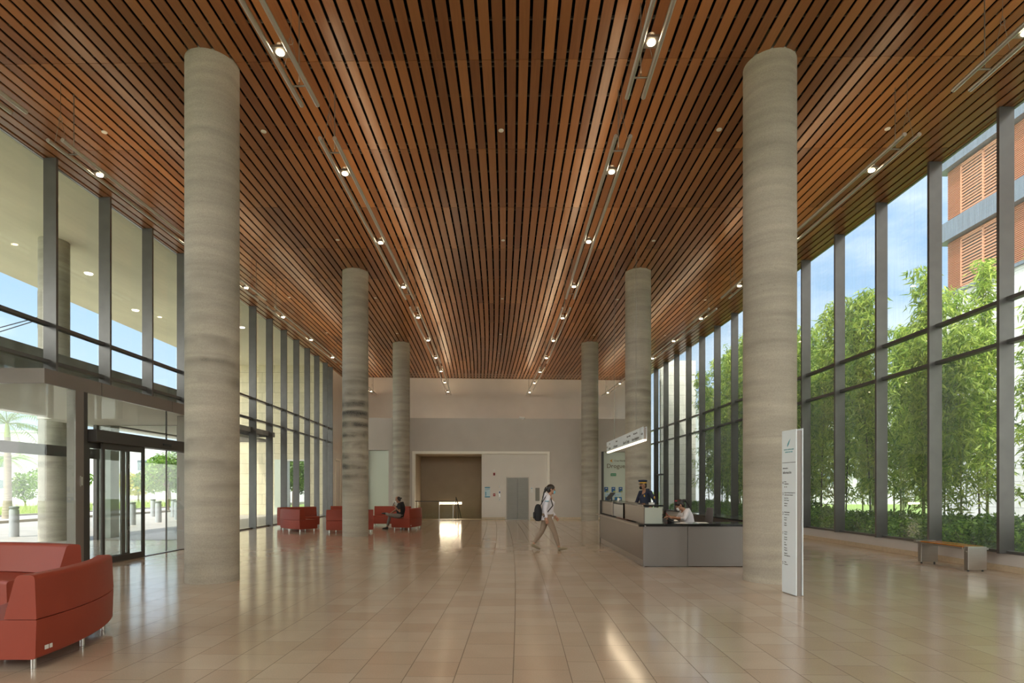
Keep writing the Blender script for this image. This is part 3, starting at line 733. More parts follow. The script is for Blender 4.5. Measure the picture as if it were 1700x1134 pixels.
# product stickers low on the back of the two sofas that show them
for o, sub in ((sofas[0], 0), (sofas[7], 1)):
    so = [x for x in COL.objects if x.get('label') == o[2]][0]
    mid = Vector((2.66*math.cos(ARC/2), 2.66*math.sin(ARC/2), 0))
    for a0, a1 in (((1.6, 2.4), (2.6, 3.2)) if sub == 0 else ((1.5, 2.2),)):
        m = MB(); a0r, a1r = R(a0), R(a1)
        z0, z1 = (0.155, 0.19)
        r0 = RO+0.0
        m.hexa([(r0*math.cos(a0r), r0*math.sin(a0r), z0), ((r0+.003)*math.cos(a0r), (r0+.003)*math.sin(a0r), z0), ((r0+.003)*math.cos(a1r), (r0+.003)*math.sin(a1r), z0), (r0*math.cos(a1r), r0*math.sin(a1r), z0),
                (r0*math.cos(a0r), r0*math.sin(a0r), z1), ((r0+.003)*math.cos(a0r), (r0+.003)*math.sin(a0r), z1), ((r0+.003)*math.cos(a1r), (r0+.003)*math.sin(a1r), z1), (r0*math.cos(a1r), r0*math.sin(a1r), z1)])
        st = m.build('sticker', M_sticker, so, loc=-mid); st['label'] = 'small white label stuck low on the back'

# ================================================================== RECEPTION DESK
M_panel = mat('desk_panel_taupe', (0.150, 0.122, 0.105), 0.30, 0.25, var=0.03, scale=1.5)
M_panel2 = mat('desk_panel_grey', (0.190, 0.172, 0.160), 0.42, 0.15)
M_granite = mat('black_granite', (0.012, 0.013, 0.013), 0.12, var=0.5, scale=120)
M_kick = mat('steel_kick_plate', (0.40, 0.36, 0.33), 0.3, 0.8)
M_glassy = mat('pale_screen_glass', (0.42, 0.45, 0.39), 0.25)
DX, DY0, DY1 = 2.62, 11.07, 16.2
dk = empty('reception_desk', (DX, DY0, 0), 0, 'U-shaped grey reception desk with black granite tops and raised boxes', 'reception desk')
MB().box(0, 0.03, 0.03, DY1-DY0, 0.13, 0.78).build('side_panel', M_panel, dk, bevel=0.003)
MB().box(0.012, 0.04, 0.03, DY1-DY0, 0.0, 0.13).build('kick_plate', M_kick, dk)
MB().box(-0.005, 0.62, DY1-DY0, DY1-DY0+0.05, 0.0, 1.19).build('end_panel', M_dark, dk)
MB().box(0.0, 0.855, 0.0, 0.03, 0.015, 0.78).build('front_panel', M_panel2, dk, bevel=0.003)
MB().box(0.862, 2.30, 0.0, 0.03, 0.015, 0.78).build('front_panel', M_panel2, dk, bevel=0.003)
MB().box(0.0, 2.35, -0.02, 0.64, 0.781, 0.83).box(0.0, 0.6, 0.64, DY1-DY0, 0.781, 0.81).build('granite_top', M_granite, dk, bevel=0.004)
MB().box(-0.10, 0.03, -0.10, DY1-DY0+0.25, 0.782, 0.80).build('ledge', M_kick, dk)
MB().box(-0.10, -0.001, -0.12, -0.02, 0.782, 0.83).build('ledge_end', M_granite, dk)
# raised boxes along the long side
def raised(y0, y1):
    MB().box(0.04, 0.06, y0, y1, 0.831, 1.16).build('raised_panel', M_panel, dk)
    MB().box(0.06, 0.40, y0, y0+0.02, 0.831, 1.14).build('raised_end', M_glassy, dk)
    MB().box(0.03, 0.42, y0-0.02, y1, 1.16, 1.19).build('raised_top', M_granite, dk, bevel=0.004)
    MB().box(0.06, 0.40, y1-0.02, y1, 0.831, 1.16).build('raised_end', M_dark, dk)
raised(0.12, 1.95); raised(3.42, DY1-DY0)
MB().box(0.05, 0.07, 1.97, 3.40, 0.831, 1.13).build('glass_front', mat('display_glass', (0.40, 0.38, 0.36), 0.2), dk)
MB().box(0.03, 0.42, 1.96, 3.40, 1.16, 1.185).build('raised_top', M_granite, dk)
MB().box(0.02, 0.05, 1.96, 2.02, 0.831, 1.18).build('post', M_black, dk); MB().box(0.02, 0.05, 3.34, 3.40, 0.831, 1.18).build('post', M_kick, dk)
# inner worktop and the return on the right
MB().box(0.62, 2.3, 0.35, 0.63, 0.40, 0.74).build('inner_panel', M_dark, dk)
m = MB(); rt = [(2.35, -0.02), (2.75, 0.25), (3.25, 1.3), (3.15, 5.1), (2.55, 5.1), (2.6, 1.3), (2.2, 0.64)]
def prism(mb, poly, z0, z1):
    nn = len(poly); mb.add([(x, y, z0) for x, y in poly]+[(x, y, z1) for x, y in poly], [tuple(range(nn))[::-1], tuple(range(nn, 2*nn))]+[(i, (i+1) % nn, nn+(i+1) % nn, nn+i) for i in range(nn)]); return mb
prism(MB(), [(2.36, -0.02), (2.80, 0.35), (3.22, 1.3), (3.15, 5.3), (2.50, 5.3), (2.58, 1.5), (2.36, 0.64)], 0.781, 0.815).build('return_top', M_granite, dk)
prism(MB(), [(2.36, 0.05), (2.74, 0.38), (3.12, 1.3), (3.05, 5.2), (2.62, 5.2), (2.68, 1.5), (2.42, 0.6)], 0.0, 0.78).build('return_body', M_panel, dk)
MB().box(0.7, 2.49, 5.0, 5.3, 0.0, 0.70).build('back_cabinet', M_dark, dk); MB().box(0.64, 2.49, 4.95, 5.32, 0.701, 0.73).build('back_top', M_granite, dk)
MB().box(1.35, 2.25, 0.66, 1.25, 0.70, 0.73).build('work_surface', M_dark, dk); MB().box(1.32, 1.35, 0.66, 1.25, 0.0, 0.73).box(2.25, 2.28, 0.66, 1.25, 0, 0.73).build('work_support', M_dark, dk)

# things on the desk
br = empty('leaflet_tray', (DX+0.18, DY0+2.66, 0.811), 0, 'orange-brown wooden leaflet tray in the gap between the raised boxes', 'tray')
M_tray = wood_material('tray_wood', ((0.30, 0.07, 0.03), (0.42, 0.12, 0.05)), attr=False)
MB().box(-0.16, -0.14, -0.6, 0.6, 0.0, 0.10).box(0.12, 0.14, -0.6, 0.6, 0, 0.10).box(-0.14, 0.12, -0.6, -0.58, 0, 0.10).box(-0.14, 0.12, 0.58, 0.6, 0, 0.1).build('side', M_tray, br)
MB().box(-0.14, 0.12, -0.58, 0.58, 0, 0.01).build('base', M_tray, br)
br.location.x = DX+0.26
mon = empty('tilted_monitor', (DX+0.22, DY0+4.6, 1.19), R(20), 'small black tilted screen on the far raised desk top', 'monitor')
MB().hexa([(-0.13, -0.11, 0.03), (-0.10, -0.11, 0.02), (-0.10, 0.11, 0.02), (-0.13, 0.11, 0.03), (0.04, -0.11, 0.215), (0.07, -0.11, 0.205), (0.07, 0.11, 0.205), (0.04, 0.11, 0.215)]).build('screen', M_ink, mon, bevel=0.003)
MB().tube([(0.0, 0, 0.0), (0.02, 0.01, 0.14)], 0.015, 8).build('stand', M_ink, mon); MB().box(-0.16, 0.1, -0.08, 0.08, 0, 0.012).build('foot', M_ink, mon)
lb = empty('desk_bottle', (DX+0.28, DY0+3.95, 1.19), 0, 'tiny pale sanitiser bottle beside the tilted screen', 'bottle')
MB().rings_z([(0, 0.022, 0.022), (0.06, 0.022, 0.022), (0.075, 0.01, 0.01)], 12).build('body', M_wplast, lb); MB().rings_z([(0.075, 0.012, 0.012), (0.095, 0.01, 0.01)], 10).build('cap', M_yg, lb)
bx = empty('small_box', (DX+0.30, DY0+0.55, 1.19), 0, 'small cream box on the near raised desk top', 'box')
MB().box(-0.05, 0.05, -0.04, 0.04, 0, 0.03).build('body', M_det, bx, bevel=0.003); MB().box(-0.051, 0.051, -0.041, 0.041, 0.03, 0.036).build('lid', M_wplast, bx)
for i, (x, y, rz, lab) in enumerate(((0.80, 0.30, 4, 'white paper sheet on the granite in front of the receptionist, left one'), (1.25, 0.35, -8, 'white paper sheet under the receptionist\'s arms'))):
    t = MB().box(-0.105, 0.105, -0.15, 0.15, 0, 0.003).build('paper_sheet', M_wplast, loc=(DX+x, DY0+y, 0.83)); t.rotation_euler = (0, 0, R(rz)); tag(t, lab, 'paper', 'papers on the desk')
kb = empty('desk_phone', (DX+0.72, DY0+0.45, 0.83), R(10), 'dark desk phone with pale buttons beside the near raised box', 'phone')
MB().hexa([(-0.09, -0.1, 0), (0.09, -0.1, 0), (0.09, 0.1, 0), (-0.09, 0.1, 0), (-0.09, -0.1, 0.02), (0.09, -0.1, 0.02), (0.09, 0.1, 0.06), (-0.09, 0.1, 0.06)]).build('body', M_ink, kb, bevel=0.004)
MB().tube([(-0.06, -0.09, 0.05), (-0.065, 0.0, 0.065), (-0.06, 0.09, 0.08)], [0.02, 0.012, 0.02], 8).build('handset', M_ink, kb); MB().hexa([(-0.01, -0.06, 0.028), (0.07, -0.06, 0.028), (0.07, 0.05, 0.05), (-0.01, 0.05, 0.05), (-0.01, -0.06, 0.032), (0.07, -0.06, 0.032), (0.07, 0.05, 0.054), (-0.01, 0.05, 0.054)]).build('keypad', M_det, kb)

# office chair
oc = empty('office_chair', (4.32, 12.95, 0), 0, 'grey high-backed office chair behind the receptionist', 'chair')
M_chair = mat('chair_fabric', (0.11, 0.10, 0.10), 0.7)
MB().box(-0.25, 0.2, -0.24, 0.24, 0.43, 0.52).build('seat', M_chair, oc, bevel=0.03)
rings = []
for i, z in enumerate((0.56, 0.7, 0.85, 1.0, 1.08)):
    w = (0.20, 0.23, 0.23, 0.21, 0.17)[i]; lx = 0.17+0.12*(z-0.56)
    rings.append([Vector((lx+0.035*math.cos(a)+(0.03*math.sin(a)**2), w*math.sin(a), z)) for a in [2*PI*k/16 for k in range(16)]])
MB().loft(rings).build('backrest', M_chair, oc)
MB().tube([(0, 0, 0.08), (0, 0, 0.43)], 0.03, 10).build('column', M_ink, oc); MB().tube([(0.12, 0, 0.45), (0.21, 0, 0.48), (0.22, 0, 0.62)], 0.02, 8).build('back_bracket', M_ink, oc)
for k in range(5):
    a = 2*PI*k/5; c, s = math.cos(a), math.sin(a)
    lg = MB().tube([(0, 0, 0.09), (0.28*c, 0.28*s, 0.07)], [0.022, 0.014], 8).build('leg', M_ink, oc)
    MB().tube([(0.28*c-0.02*s, 0.28*s+0.02*c, 0.03), (0.28*c+0.02*s, 0.28*s-0.02*c, 0.03)], 0.03, 12).build('caster', M_ink, lg)

# hanging sign over the desk
hs = empty('hanging_sign', (2.69, 13.25, 2.46), R(0.6), 'long white hanging direction sign with lit lower edge above the desk', 'sign')
M_signw = mat('sign_white', (0.76, 0.83, 0.88), 0.35); M_signtxt = mat('sign_text', (0.05, 0.045, 0.045), 0.5); M_edge = mat('glass_edge_green', (0.35, 0.5, 0.45), 0.2)
MB().box(-0.038, -0.030, -1.95, 1.95, 0.02, 0.27).build('sign_face', M_signw, hs); MB().box(0.030, 0.038, -1.95, 1.95, 0.02, 0.27).build('sign_face', M_signw, hs)
MB().box(-0.029, 0.029, -1.93, 1.93, 0.02, 0.25).build('sign_core', M_fascia, hs)
MB().box(-0.030, 0.030, -1.95, 1.95, -0.008, 0.018).build('light_strip', mat('sign_strip', (1, 0.9, 0.75), 0.5, emit=(1.0, 0.78, 0.5), estr=3.5), hs)
def sign_txt(t, size, y, z, sx=1.0): text_mesh(t, size, M_signtxt, hs, loc=(-0.0395, y, z), rot=(PI/2, 0, -PI/2), sx=sx)
sign_txt('\u2190', 0.10, 1.92, 0.08) if False else MB().box(-0.041, -0.0385, 1.80, 1.90, 0.125, 0.14).build('arrow', M_signtxt, hs)
MB().add([(-0.041, 1.92, 0.132), (-0.041, 1.86, 0.165), (-0.041, 1.86, 0.10), (-0.0385, 1.92, 0.132), (-0.0385, 1.86, 0.165), (-0.0385, 1.86, 0.10)], [(0, 1, 2), (5, 4, 3), (0, 3, 4, 1), (1, 4, 5, 2), (2, 5, 3, 0)]).build('arrow', M_signtxt, hs)
sign_txt('ATM', 0.055, 1.58, 0.18); sign_txt('Cajero', 0.09, 1.66, 0.06, 1.1)
sign_txt('Elevators', 0.055, 0.75, 0.18, 1.1); sign_txt('Al Ascensor', 0.09, 1.02, 0.06, 1.1)
sign_txt('Surgery waiting', 0.055, -0.48, 0.18, 1.05); sign_txt('Salas de Cirug\u00eda', 0.09, -0.10, 0.06, 1.1)
sign_txt('Main Stairs East', 0.055, -1.12, 0.18, 1.0); sign_txt('Acceso Ambulatorio', 0.09, -0.98, 0.06, 0.85)
MB().box(-0.0405, -0.0385, -1.72, -1.715, 0.03, 0.26).build('divider', M_signtxt, hs)
MB().box(-0.041, -0.0385, -1.90, -1.79, 0.125, 0.14).build('arrow', M_signtxt, hs)
MB().add([(-0.041, -1.93, 0.132), (-0.041, -1.87, 0.10), (-0.041, -1.87, 0.165), (-0.0385, -1.93, 0.132), (-0.0385, -1.87, 0.10), (-0.0385, -1.87, 0.165)], [(0, 1, 2), (5, 4, 3), (0, 3, 4, 1), (1, 4, 5, 2), (2, 5, 3, 0)]).build('arrow', M_signtxt, hs)
for y in (-1.2, 1.1): MB().tube([(0, y, 0.25), (0, y, CEIL-2.46+0.02)], 0.005, 6).build('suspension_cable', M_wire, hs)
la = bpy.data.lights.new('strip_light', 'AREA'); la.shape = 'RECTANGLE'; la.size = 0.05; la.size_y = 3.8; la.energy = 4; la.color = (1, 0.8, 0.55)
l2 = bpy.data.objects.new('strip_light', la); COL.objects.link(l2); l2.parent = hs; l2.location = (0, 0, -0.02)

# totem
tt = empty('information_totem', (4.05, 8.02, 0), R(4.9), 'tall white information totem in front of the front right column', 'totem sign')
TW = 0.35
MB().box(-0.02, -0.006, 0, TW, 0.01, 2.34).build('sign_face', M_signw, tt, bevel=0.001); MB().box(0.075, 0.087, -0.0, TW+0.005, 0.01, 2.35).build('sign_face', M_signw, tt, bevel=0.001)
MB().box(-0.005, 0.074, 0.02, TW-0.01, 0.0, 2.32).build('core', M_fascia, tt)
M_teal = mat('print_teal', (0.04, 0.30, 0.36), 0.5)
def tt_txt(t, size, y, z, m=M_signtxt, sx=1.0, al='LEFT'): text_mesh(t, size, m, tt, loc=(-0.021, y, z), rot=(PI/2, 0, -PI/2), align=al, sx=sx)
tt_txt('CENTRO HOSPITALARIO', 0.026, TW/2, 2.055, M_teal, 0.85, 'CENTER'); tt_txt('SERENA DEL MAR', 0.026, TW/2, 2.02, M_teal, 0.9, 'CENTER')
m = MB(); lf = [(0.215, 2.11), (0.20, 2.15), (0.17, 2.185), (0.13, 2.215), (0.155, 2.18), (0.175, 2.14), (0.205, 2.105)]
nn = len(lf); m.add([(-0.0225, y, z) for y, z in lf]+[(-0.0205, y, z) for y, z in lf], [tuple(range(nn)), tuple(range(nn, 2*nn))[::-1]]+[(i, nn+i, nn+(i+1) % nn, (i+1) % nn) for i in range(nn)]).build('leaf_emblem', M_teal, tt)
MB().box(-0.022, -0.0195, 0.01, TW-0.01, 1.875, 1.881).build('rule', M_signtxt, tt)
tt_txt('Information', 0.03, 0.325, 1.79, sx=0.9); tt_txt('Informaci\u00f3n', 0.055, 0.325, 1.72, sx=0.8)
rows = [(1.60, '4', ['Rooms', 'Hospitalizaci\u00f3n', '401 - 420']), (1.42, '3', ['Surgical and Obstetric Intensive Care', 'Cuidado Intensivo Quir\u00fargico', 'Surgery Room', 'Salas de Cirug\u00eda', 'Auditorium', 'Auditorio']),
        (1.07, '2', ['Medical Specialties', 'Consulta Externa', 'Pharmacy', 'Farmacia', 'Imaging', 'Im\u00e1genes']), (0.70, '1', ['Emergency', 'Urgencias', 'Reception', 'Recepci\u00f3n', 'Cafe', 'Cafeter\u00eda', 'Pharmacy', 'Droguer\u00eda', 'Diagnostics', 'Ayudas Diagn\u00f3sticas']), (0.36-0.16, 'S', ['Parking', 'Parqueadero'])]
zz = 1.60
for z0, num, ls in rows:
    tt_txt(num, 0.06, 0.335, zz-0.03, sx=0.9)
    for i, l in enumerate(ls):
        tt_txt(l, 0.021, 0.29, zz, sx=0.85); zz -= 0.032 if i % 2 == 0 else 0.045
    zz -= 0.05

# bench by the right glass
bn = empty('steel_bench', (8.53, 11.08, 0), R(0), 'low steel bench with wooden seat by the right glass wall', 'bench')
M_bw = wood_material('bench_wood', ((0.40, 0.14, 0.03), (0.55, 0.22, 0.05)), attr=False, rough=0.2)
for y0, y1, n_ in ((-0.66, -0.56, 0), (0.52, 0.62, 1)):
    lg = MB().box(-0.17, 0.17, y0, y1, 0.03, 0.452).build('leg', M_steel, bn, bevel=0.006)
    for x in (-0.13, 0.13): MB().rings_z([(0, 0.018, 0.018), (0.03, 0.012, 0.012)], 10, x, (y0+y1)/2).build('foot', M_ink, lg)
MB().box(-0.20, -0.171, -0.55, 0.70, 0.40, 0.432).box(0.171, 0.20, -0.66, 0.70, 0.40, 0.432).build('rail', M_steel, bn)
MB().box(-0.20, 0.20, -0.555, 0.51, 0.433, 0.455).build('seat', M_bw, bn, bevel=0.004)
MB().box(-0.20, 0.20, 0.625, 0.70, 0.433, 0.455).build('end_plate', M_steel, bn)
MB().tube([(-0.172, -0.62, 0.36), (-0.19, -0.62, 0.36)], 0.016, 10).build('bolt', M_steel, bn)

# ================================================================== ENTRANCE PORCH (left)
PX = -8.10; PY0, PY1 = 10.1, 16.9; PXO = -12.1
M_porchs = mat('porch_soffit', (0.78, 0.74, 0.66), 0.6)
pr = empty('trim_10', (PX, PY0, 0), 0, kind='structure')
def P(mb, name, material, **k):
    mb.v = [p-Vector((PX, PY0, 0)) for p in mb.v]; o = mb.build(name, material, pr, **k); o['kind'] = 'structure'; return o
P(MB().box(PX-0.04, PX, PY0-0.04, PY1, 3.36, 3.62), 'fascia', M_fascia)
P(MB().box(PXO, PX-0.041, PY0-0.04, PY0, 3.36, 3.62), 'fascia', M_fascia)
P(MB().box(PXO, PX-0.041, PY1-0.04, PY1, 3.36, 3.62), 'fascia', M_fascia)
P(MB().box(PXO, PX-0.041, PY0+0.001, PY1-0.041, 3.375, 3.60), 'porch_roof', M_porchs)
for y in (10.93+0.55, 13.9): P(MB().box(PX+0.0005, PX+0.002, y-0.006, y+0.006, 3.36, 3.62), 'fascia_joint', M_dark)
P(MB().box(PX-0.17, PX-0.001, 10.79, 11.0, 0, 3.36), 'post', M_fascia)
P(MB().box(PX-0.15, PX+0.004, 11.001, 11.09, 0, 3.36), 'post', M_dark)
P(MB().box(PX-0.30, PX-0.001, 14.62, 15.12, 0, 3.36), 'post', M_fascia)
P(MB().box(PX-0.025, PX-0.01, 15.13, PY1-0.04, 0.02, 3.355), 'glass_pane', M_glass)
P(MB().box(PX-0.02, PX-0.005, PY0+0.01, 10.785, 0.02, 3.355), 'glass_pane', M_glass)
P(MB().box(PXO+0.1, PX-0.03, PY0, PY0+0.015, 0.02, 3.355), 'glass_pane', M_glass)
P(MB().box(PXO+0.1, PX-0.03, PY1-0.03, PY1-0.015, 0.02, 3.355), 'glass_pane', M_glass)
P(MB().box(PX-0.025, PX-0.01, 11.1, 13.67, 2.68, 3.355), 'glass_pane', M_glass)
P(MB().box(PX-0.025, PX-0.01, 13.69, 14.61, 0.02, 3.355), 'glass_pane', M_glass)
P(MB().box(PX-0.03, PX-0.0, 13.67, 13.69, 0.02, 3.355), 'glass_joint', M_dark)
P(MB().box(PX-0.13, PX+0.16, 11.12, 14.61, 2.42, 2.66), 'door_header', M_dark, bevel=0.006)
P(MB().box(PX+0.162, PX+0.19, 13.25, 13.55, 2.50, 2.55), 'door_sensor', M_ink, bevel=0.004)
P(MB().box(PX-0.02, PX+0.06, 11.1, PY1, 0.001, 0.012), 'floor_track', M_dark)
P(MB().box(PX-0.001, PX+0.004, 10.90, 10.92, 1.55, 1.75).box(PX-0.0, PX+0.03, 10.89, 10.93, 1.57, 1.73), 'access_reader', M_alu)
# outer face of the porch
P(MB().box(PXO, PXO+0.12, PY0, PY1, 2.38, 2.66), 'door_header', M_dark)
P(MB().box(PXO, PXO+0.10, PY0, PY0+0.1, 0, 3.375), 'post', M_dark)
P(MB().box(PXO, PXO+0.10, PY1-0.1, PY1, 0, 3.375), 'post', M_dark)
P(MB().box(PXO, PXO+0.10, 11.35, 11.42, 0, 2.38).box(PXO, PXO+0.1, 11.42, 12.9, 0, 0.1), 'door_frame', M_dark)
P(MB().box(PXO+0.04, PXO+0.055, PY0+0.1, PY1-0.1, 2.66, 3.37), 'glass_pane', M_glass)
P(MB().box(PXO+0.04, PXO+0.055, PY0+0.1, 12.9, 0.02, 2.38), 'glass_pane', M_glass)
P(MB().box(PXO-0.45, PXO-0.05, 17.6, 18.0, 0, 3.45), 'post', M_graycon)
# sliding leaves
def leaf(name, x, y0, y1, lab):
    t = empty(name, (x, (y0+y1)/2, 0), 0, lab, 'door', 'sliding door leaves of the entrance')
    h = (y1-y0)/2; z1 = 2.42; f = 0.075
    MB().box(-0.02, 0.02, -h, -h+f, 0.015, z1).box(-0.02, 0.02, h-f, h, 0.015, z1).box(-0.02, 0.02, -h+f, h-f, 0.015, 0.13).box(-0.02, 0.02, -h+f, h-f, z1-0.12, z1).build('door_frame', M_dark, t)
    MB().box(-0.006, 0.006, -h+f, h-f, 0.13, z1-0.12).build('glass_pane', M_glass, t)
    return t
leaf('sliding_door', PX-0.05, 11.12, 12.20, 'fixed glass leaf with dark frame beside the brown entrance post')
leaf('sliding_door', PX+0.05, 11.40, 12.74, 'open sliding glass leaf with dark frame, in front of the fixed one')
lf3 = leaf('sliding_door', PX-0.14, 12.30, 12.52, 'narrow swing-out leaf edge behind the sliding leaf')
for z in (0.6, 1.95): MB().box(0.021, 0.035, 0.06, 0.09, z, z+0.09).build('hinge', M_steel, lf3)

# ================================================================== LEFT EXTERIOR
M_pave = block_material('grey_paving', (0.50, 0.47, 0.42), (0.46, 0.43, 0.38), (0.3, 0.28, 0.25), w=0.8, h=0.4)
# paving uses x / y, so build its own mapping
def paving():
    m, t, b = principled('outdoor_paving'); q = NB(t)
    tc = q.n('ShaderNodeTexCoord').outputs['Object']
    br_ = q.n('ShaderNodeTexBrick', {'Vector': tc, 'Color1': (0.36, 0.33, 0.29, 1), 'Color2': (0.42, 0.38, 0.34, 1), 'Mortar': (0.30, 0.28, 0.25, 1), 'Scale': 1.0, 'Mortar Size': 0.01, 'Brick Width': 0.9, 'Row Height': 0.45})
    t.links.new(br_.outputs[0], b.inputs['Base Color']); b.inputs['Roughness'].default_value = 0.5
    return m
M_out = paving()
struct(MB().box(-60, -10, -8, 48, -0.14, -0.02).build('ground_paving', M_out), 'pale stone paving outside the entrance')
struct(MB().box(-9.99, -8.0, -6, 36, -0.14, -0.125).build('ground_strip', M_out))
struct(MB().box(-12.1, -9.4, 10.1, 16.9, -0.12, 0.001).build('floor_porch', M_pave if False else mat('porch_floor_stone', (0.50, 0.42, 0.33), 0.15, var=0.05)), 'polished porch floor')
def lawn_mat():
    m, t, b = principled('lawn'); q = NB(t)
    tc = q.n('ShaderNodeTexCoord').outputs['Object']
    n = q.n('ShaderNodeTexNoise', {'Vector': tc, 'Scale': 0.5, 'Detail': 8.0, 'Roughness': 0.7}).outputs[0]
    c = q.n('ShaderNodeMixRGB', {0: n, 1: (0.12, 0.22, 0.04, 1), 2: (0.30, 0.38, 0.10, 1)}).outputs[0]
    t.links.new(c, b.inputs['Base Color']); b.inputs['Roughness'].default_value = 0.9
    return m
M_lawn = lawn_mat()
struct(MB().box(-260, 260, -60, 320, -0.5, -0.15).build('ground', M_lawn), 'grass ground around the building')
M_road = mat('pale_road', (0.40, 0.38, 0.36), 0.8, var=0.08, scale=0.5)
M_kerb = mat('kerb_stone', (0.42, 0.38, 0.32), 0.8)
# street beyond the forecourt runs parallel to the hall
struct(MB().box(-27.5, -22.5, -20, 200, -0.149, -0.01).build('road', M_road), 'pale street beyond the bollards')
struct(MB().box(-22.5, -22.3, -20, 200, -0.149, 0.10).box(-27.7, -27.5, -20, 200, -0.149, 0.08).build('kerb', M_kerb), 'kerbs of the street')
struct(MB().box(-42, -27.7, -20, 200, -0.149, 0.02).build('lawn_strip', M_lawn), 'lawn across the street')
struct(MB().box(-50, -42, -20, 200, -0.149, 0.0).build('road_far', M_road), 'far pale road')

# high canopy soffit, exterior columns, low entrance canopy
struct(MB().box(-17.1, -9.45, -12, 36.5, 8.82, 9.25).build('soffit', M_soffit), 'wide concrete canopy soffit outside the left glass wall')
for i, y in enumerate((17.0, 26.3)):
    m = MB().rings_z([(-0.02, 0.38, 0.38), (2, 0.38, 0.38), (5, .38, .38), (8.82, 0.38, 0.38)], 40)
    o = m.build('exterior_column', concrete_material('ext_concrete_%d' % i, (0.40, 0.37, 0.31), 0.5, 8.0+i), loc=(-13.4, y, 0))
    tag(o, ['round concrete column under the canopy, seen through the porch glass', 'round concrete canopy column farther along, mostly behind the front left column'][i], 'column', 'exterior canopy columns')
ec = MB().box(-12.3, -12.0, 5.0, 24.0, 3.45, 5.12).box(-12.0, -9.7, 5.0, 24.0, 3.66, 3.85)
struct(ec.build('entrance_canopy', M_graycon), 'low grey concrete entrance canopy')
struct(MB().box(-13.4+0.39, -9.9, 15.9, 24.0, 3.45, 3.55).build('soffit_low', M_porchs))
for i, (x, y) in enumerate(((-14.2, 19.5), (-11.5, 14.5), (-15.2, 23.5), (-12.0, 26.0), (-14.0, 12.5))):
    o = MB().rings_z([(8.79, 0.11, 0.11), (8.82, 0.13, 0.13)], 18, 0, 0).build('soffit_light', mat('soffit_lamp', (1, 0.95, 0.85), 0.5, emit=(1, 0.88, 0.7), estr=3.0), loc=(x, y, 0)); tag(o, 'round recessed light in the concrete canopy, %s' % ['beyond the second bay', 'nearest the glass', 'nearest the outer edge', 'farthest along', 'closest to the porch'][i], 'ceiling light', 'canopy lights')

# limestone end wall outside on the left, with a doorway
M_lime = block_material('yellow_limestone', (0.74, 0.66, 0.46), (0.68, 0.61, 0.43), (0.42, 0.38, 0.27), w=1.45, h=0.60)
WY = 34.0
m = MB(); m.box(-11.75, -10.28, WY, WY+0.4, -0.1, 8.82); m.box(-17.2, -13.1, WY, WY+0.4, -0.1, 8.82); m.box(-13.1, -11.75, WY, WY+0.4, 3.25, 8.82)
struct(m.build('wall_limestone_left', M_lime), 'yellow limestone block wall beyond the left glass')
struct(MB().box(-13.1, -13.02, WY-0.03, WY+0.42, 0, 3.25).box(-11.83, -11.75, WY-0.03, WY+0.42, 0, 3.25).box(-13.02, -11.83, WY-0.03, WY+0.42, 3.17, 3.25).build('door_3', M_wplast), 'white frame of the opening in the limestone wall')
struct(MB().box(-13.75, -13.1, WY-0.06, WY-0.01, 0.0, 3.25).build('window_60', M_frost), 'pale glass side panel beside the limestone opening')
# right: limestone wall
M_lime2 = block_material('white_limestone', (0.80, 0.78, 0.70), (0.76, 0.74, 0.66), (0.45, 0.43, 0.38), w=1.45, h=0.60)
struct(MB().box(9.35, 11.45, WY+0.9, WY+1.3, -0.1, 9.3).build('wall_limestone_right', M_lime2), 'white limestone block wall beyond the far right glass')

# bollards
M_boll = mat('bollard_grey', (0.30, 0.32, 0.34), 0.5)
bspots = [(-15.7, 18.3, 'grey metal bollard nearest the porch glass at the left'), (-16.0, 22.4, 'grey bollard seen through the fixed door leaf'), (-15.85, 24.3, 'grey bollard seen through the sliding leaf'),
          (-15.9, 26.2, 'grey bollard standing in the open doorway, the nearer one'), (-16.2, 28.2, 'grey bollard nearest the front left column'), (-19.6, 31.8, 'pale grey bollard farther back in the open doorway'), (-18.0, 31.0, 'pale grey bollard behind the one next to the column'), (-15.9, 20.4, 'slim grey bollard just left of the brown entrance post')]
b0 = None
for x, y, lab in bspots:
    if b0 is None:
        b0 = empty('bollard'); MB().rings_z([(-0.02, 0.13, 0.13), (0.82, 0.13, 0.13), (0.87, 0.105, 0.105)], 24).build('post', M_boll, b0); MB().rings_z([(0.87, 0.10, 0.10), (0.885, 0.13, 0.13), (0.94, 0.13, 0.13), (0.95, 0.11, 0.11)], 24).build('cap', mat('bollard_cap', (0.16, 0.17, 0.18), 0.5), b0)
        o = b0
    else: o = copy_tree(b0)
    o.location = (x, y, 0); tag(o, lab, 'bollard', 'grey bollards outside the entrance')

# ---- foliage helpers
def leaf_cloud(mb, centre, rad, n, size, rnd, asp=0.45, droop=0.3):
    cx, cy, cz = centre; rx, ry, rz = rad
    for _ in range(n):
        while True:
            p = Vector((rnd.uniform(-1, 1), rnd.uniform(-1, 1), rnd.uniform(-1, 1)))
            if p.length < 1: break
        q_ = p.normalized()*(p.length**0.5)
        c = Vector((cx+q_.x*rx, cy+q_.y*ry, cz+q_.z*rz))
        d = Vector((rnd.uniform(-1, 1), rnd.uniform(-1, 1), rnd.uniform(-1, 0.4)-droop)).normalized()
        side = d.cross(Vector((rnd.uniform(-1, 1), rnd.uniform(-1, 1), rnd.uniform(-1, 1)))).normalized()
        L = size*rnd.uniform(0.6, 1.3); w = L*asp*0.5
        mb.add([c, c+d*L*0.45+side*w, c+d*L, c+d*L*0.45-side*w], [(0, 1, 2, 3)], tone=rnd.random())
M_leafg = leaf_material('tree_leaves', (0.05, 0.13, 0.015), (0.22, 0.36, 0.05))
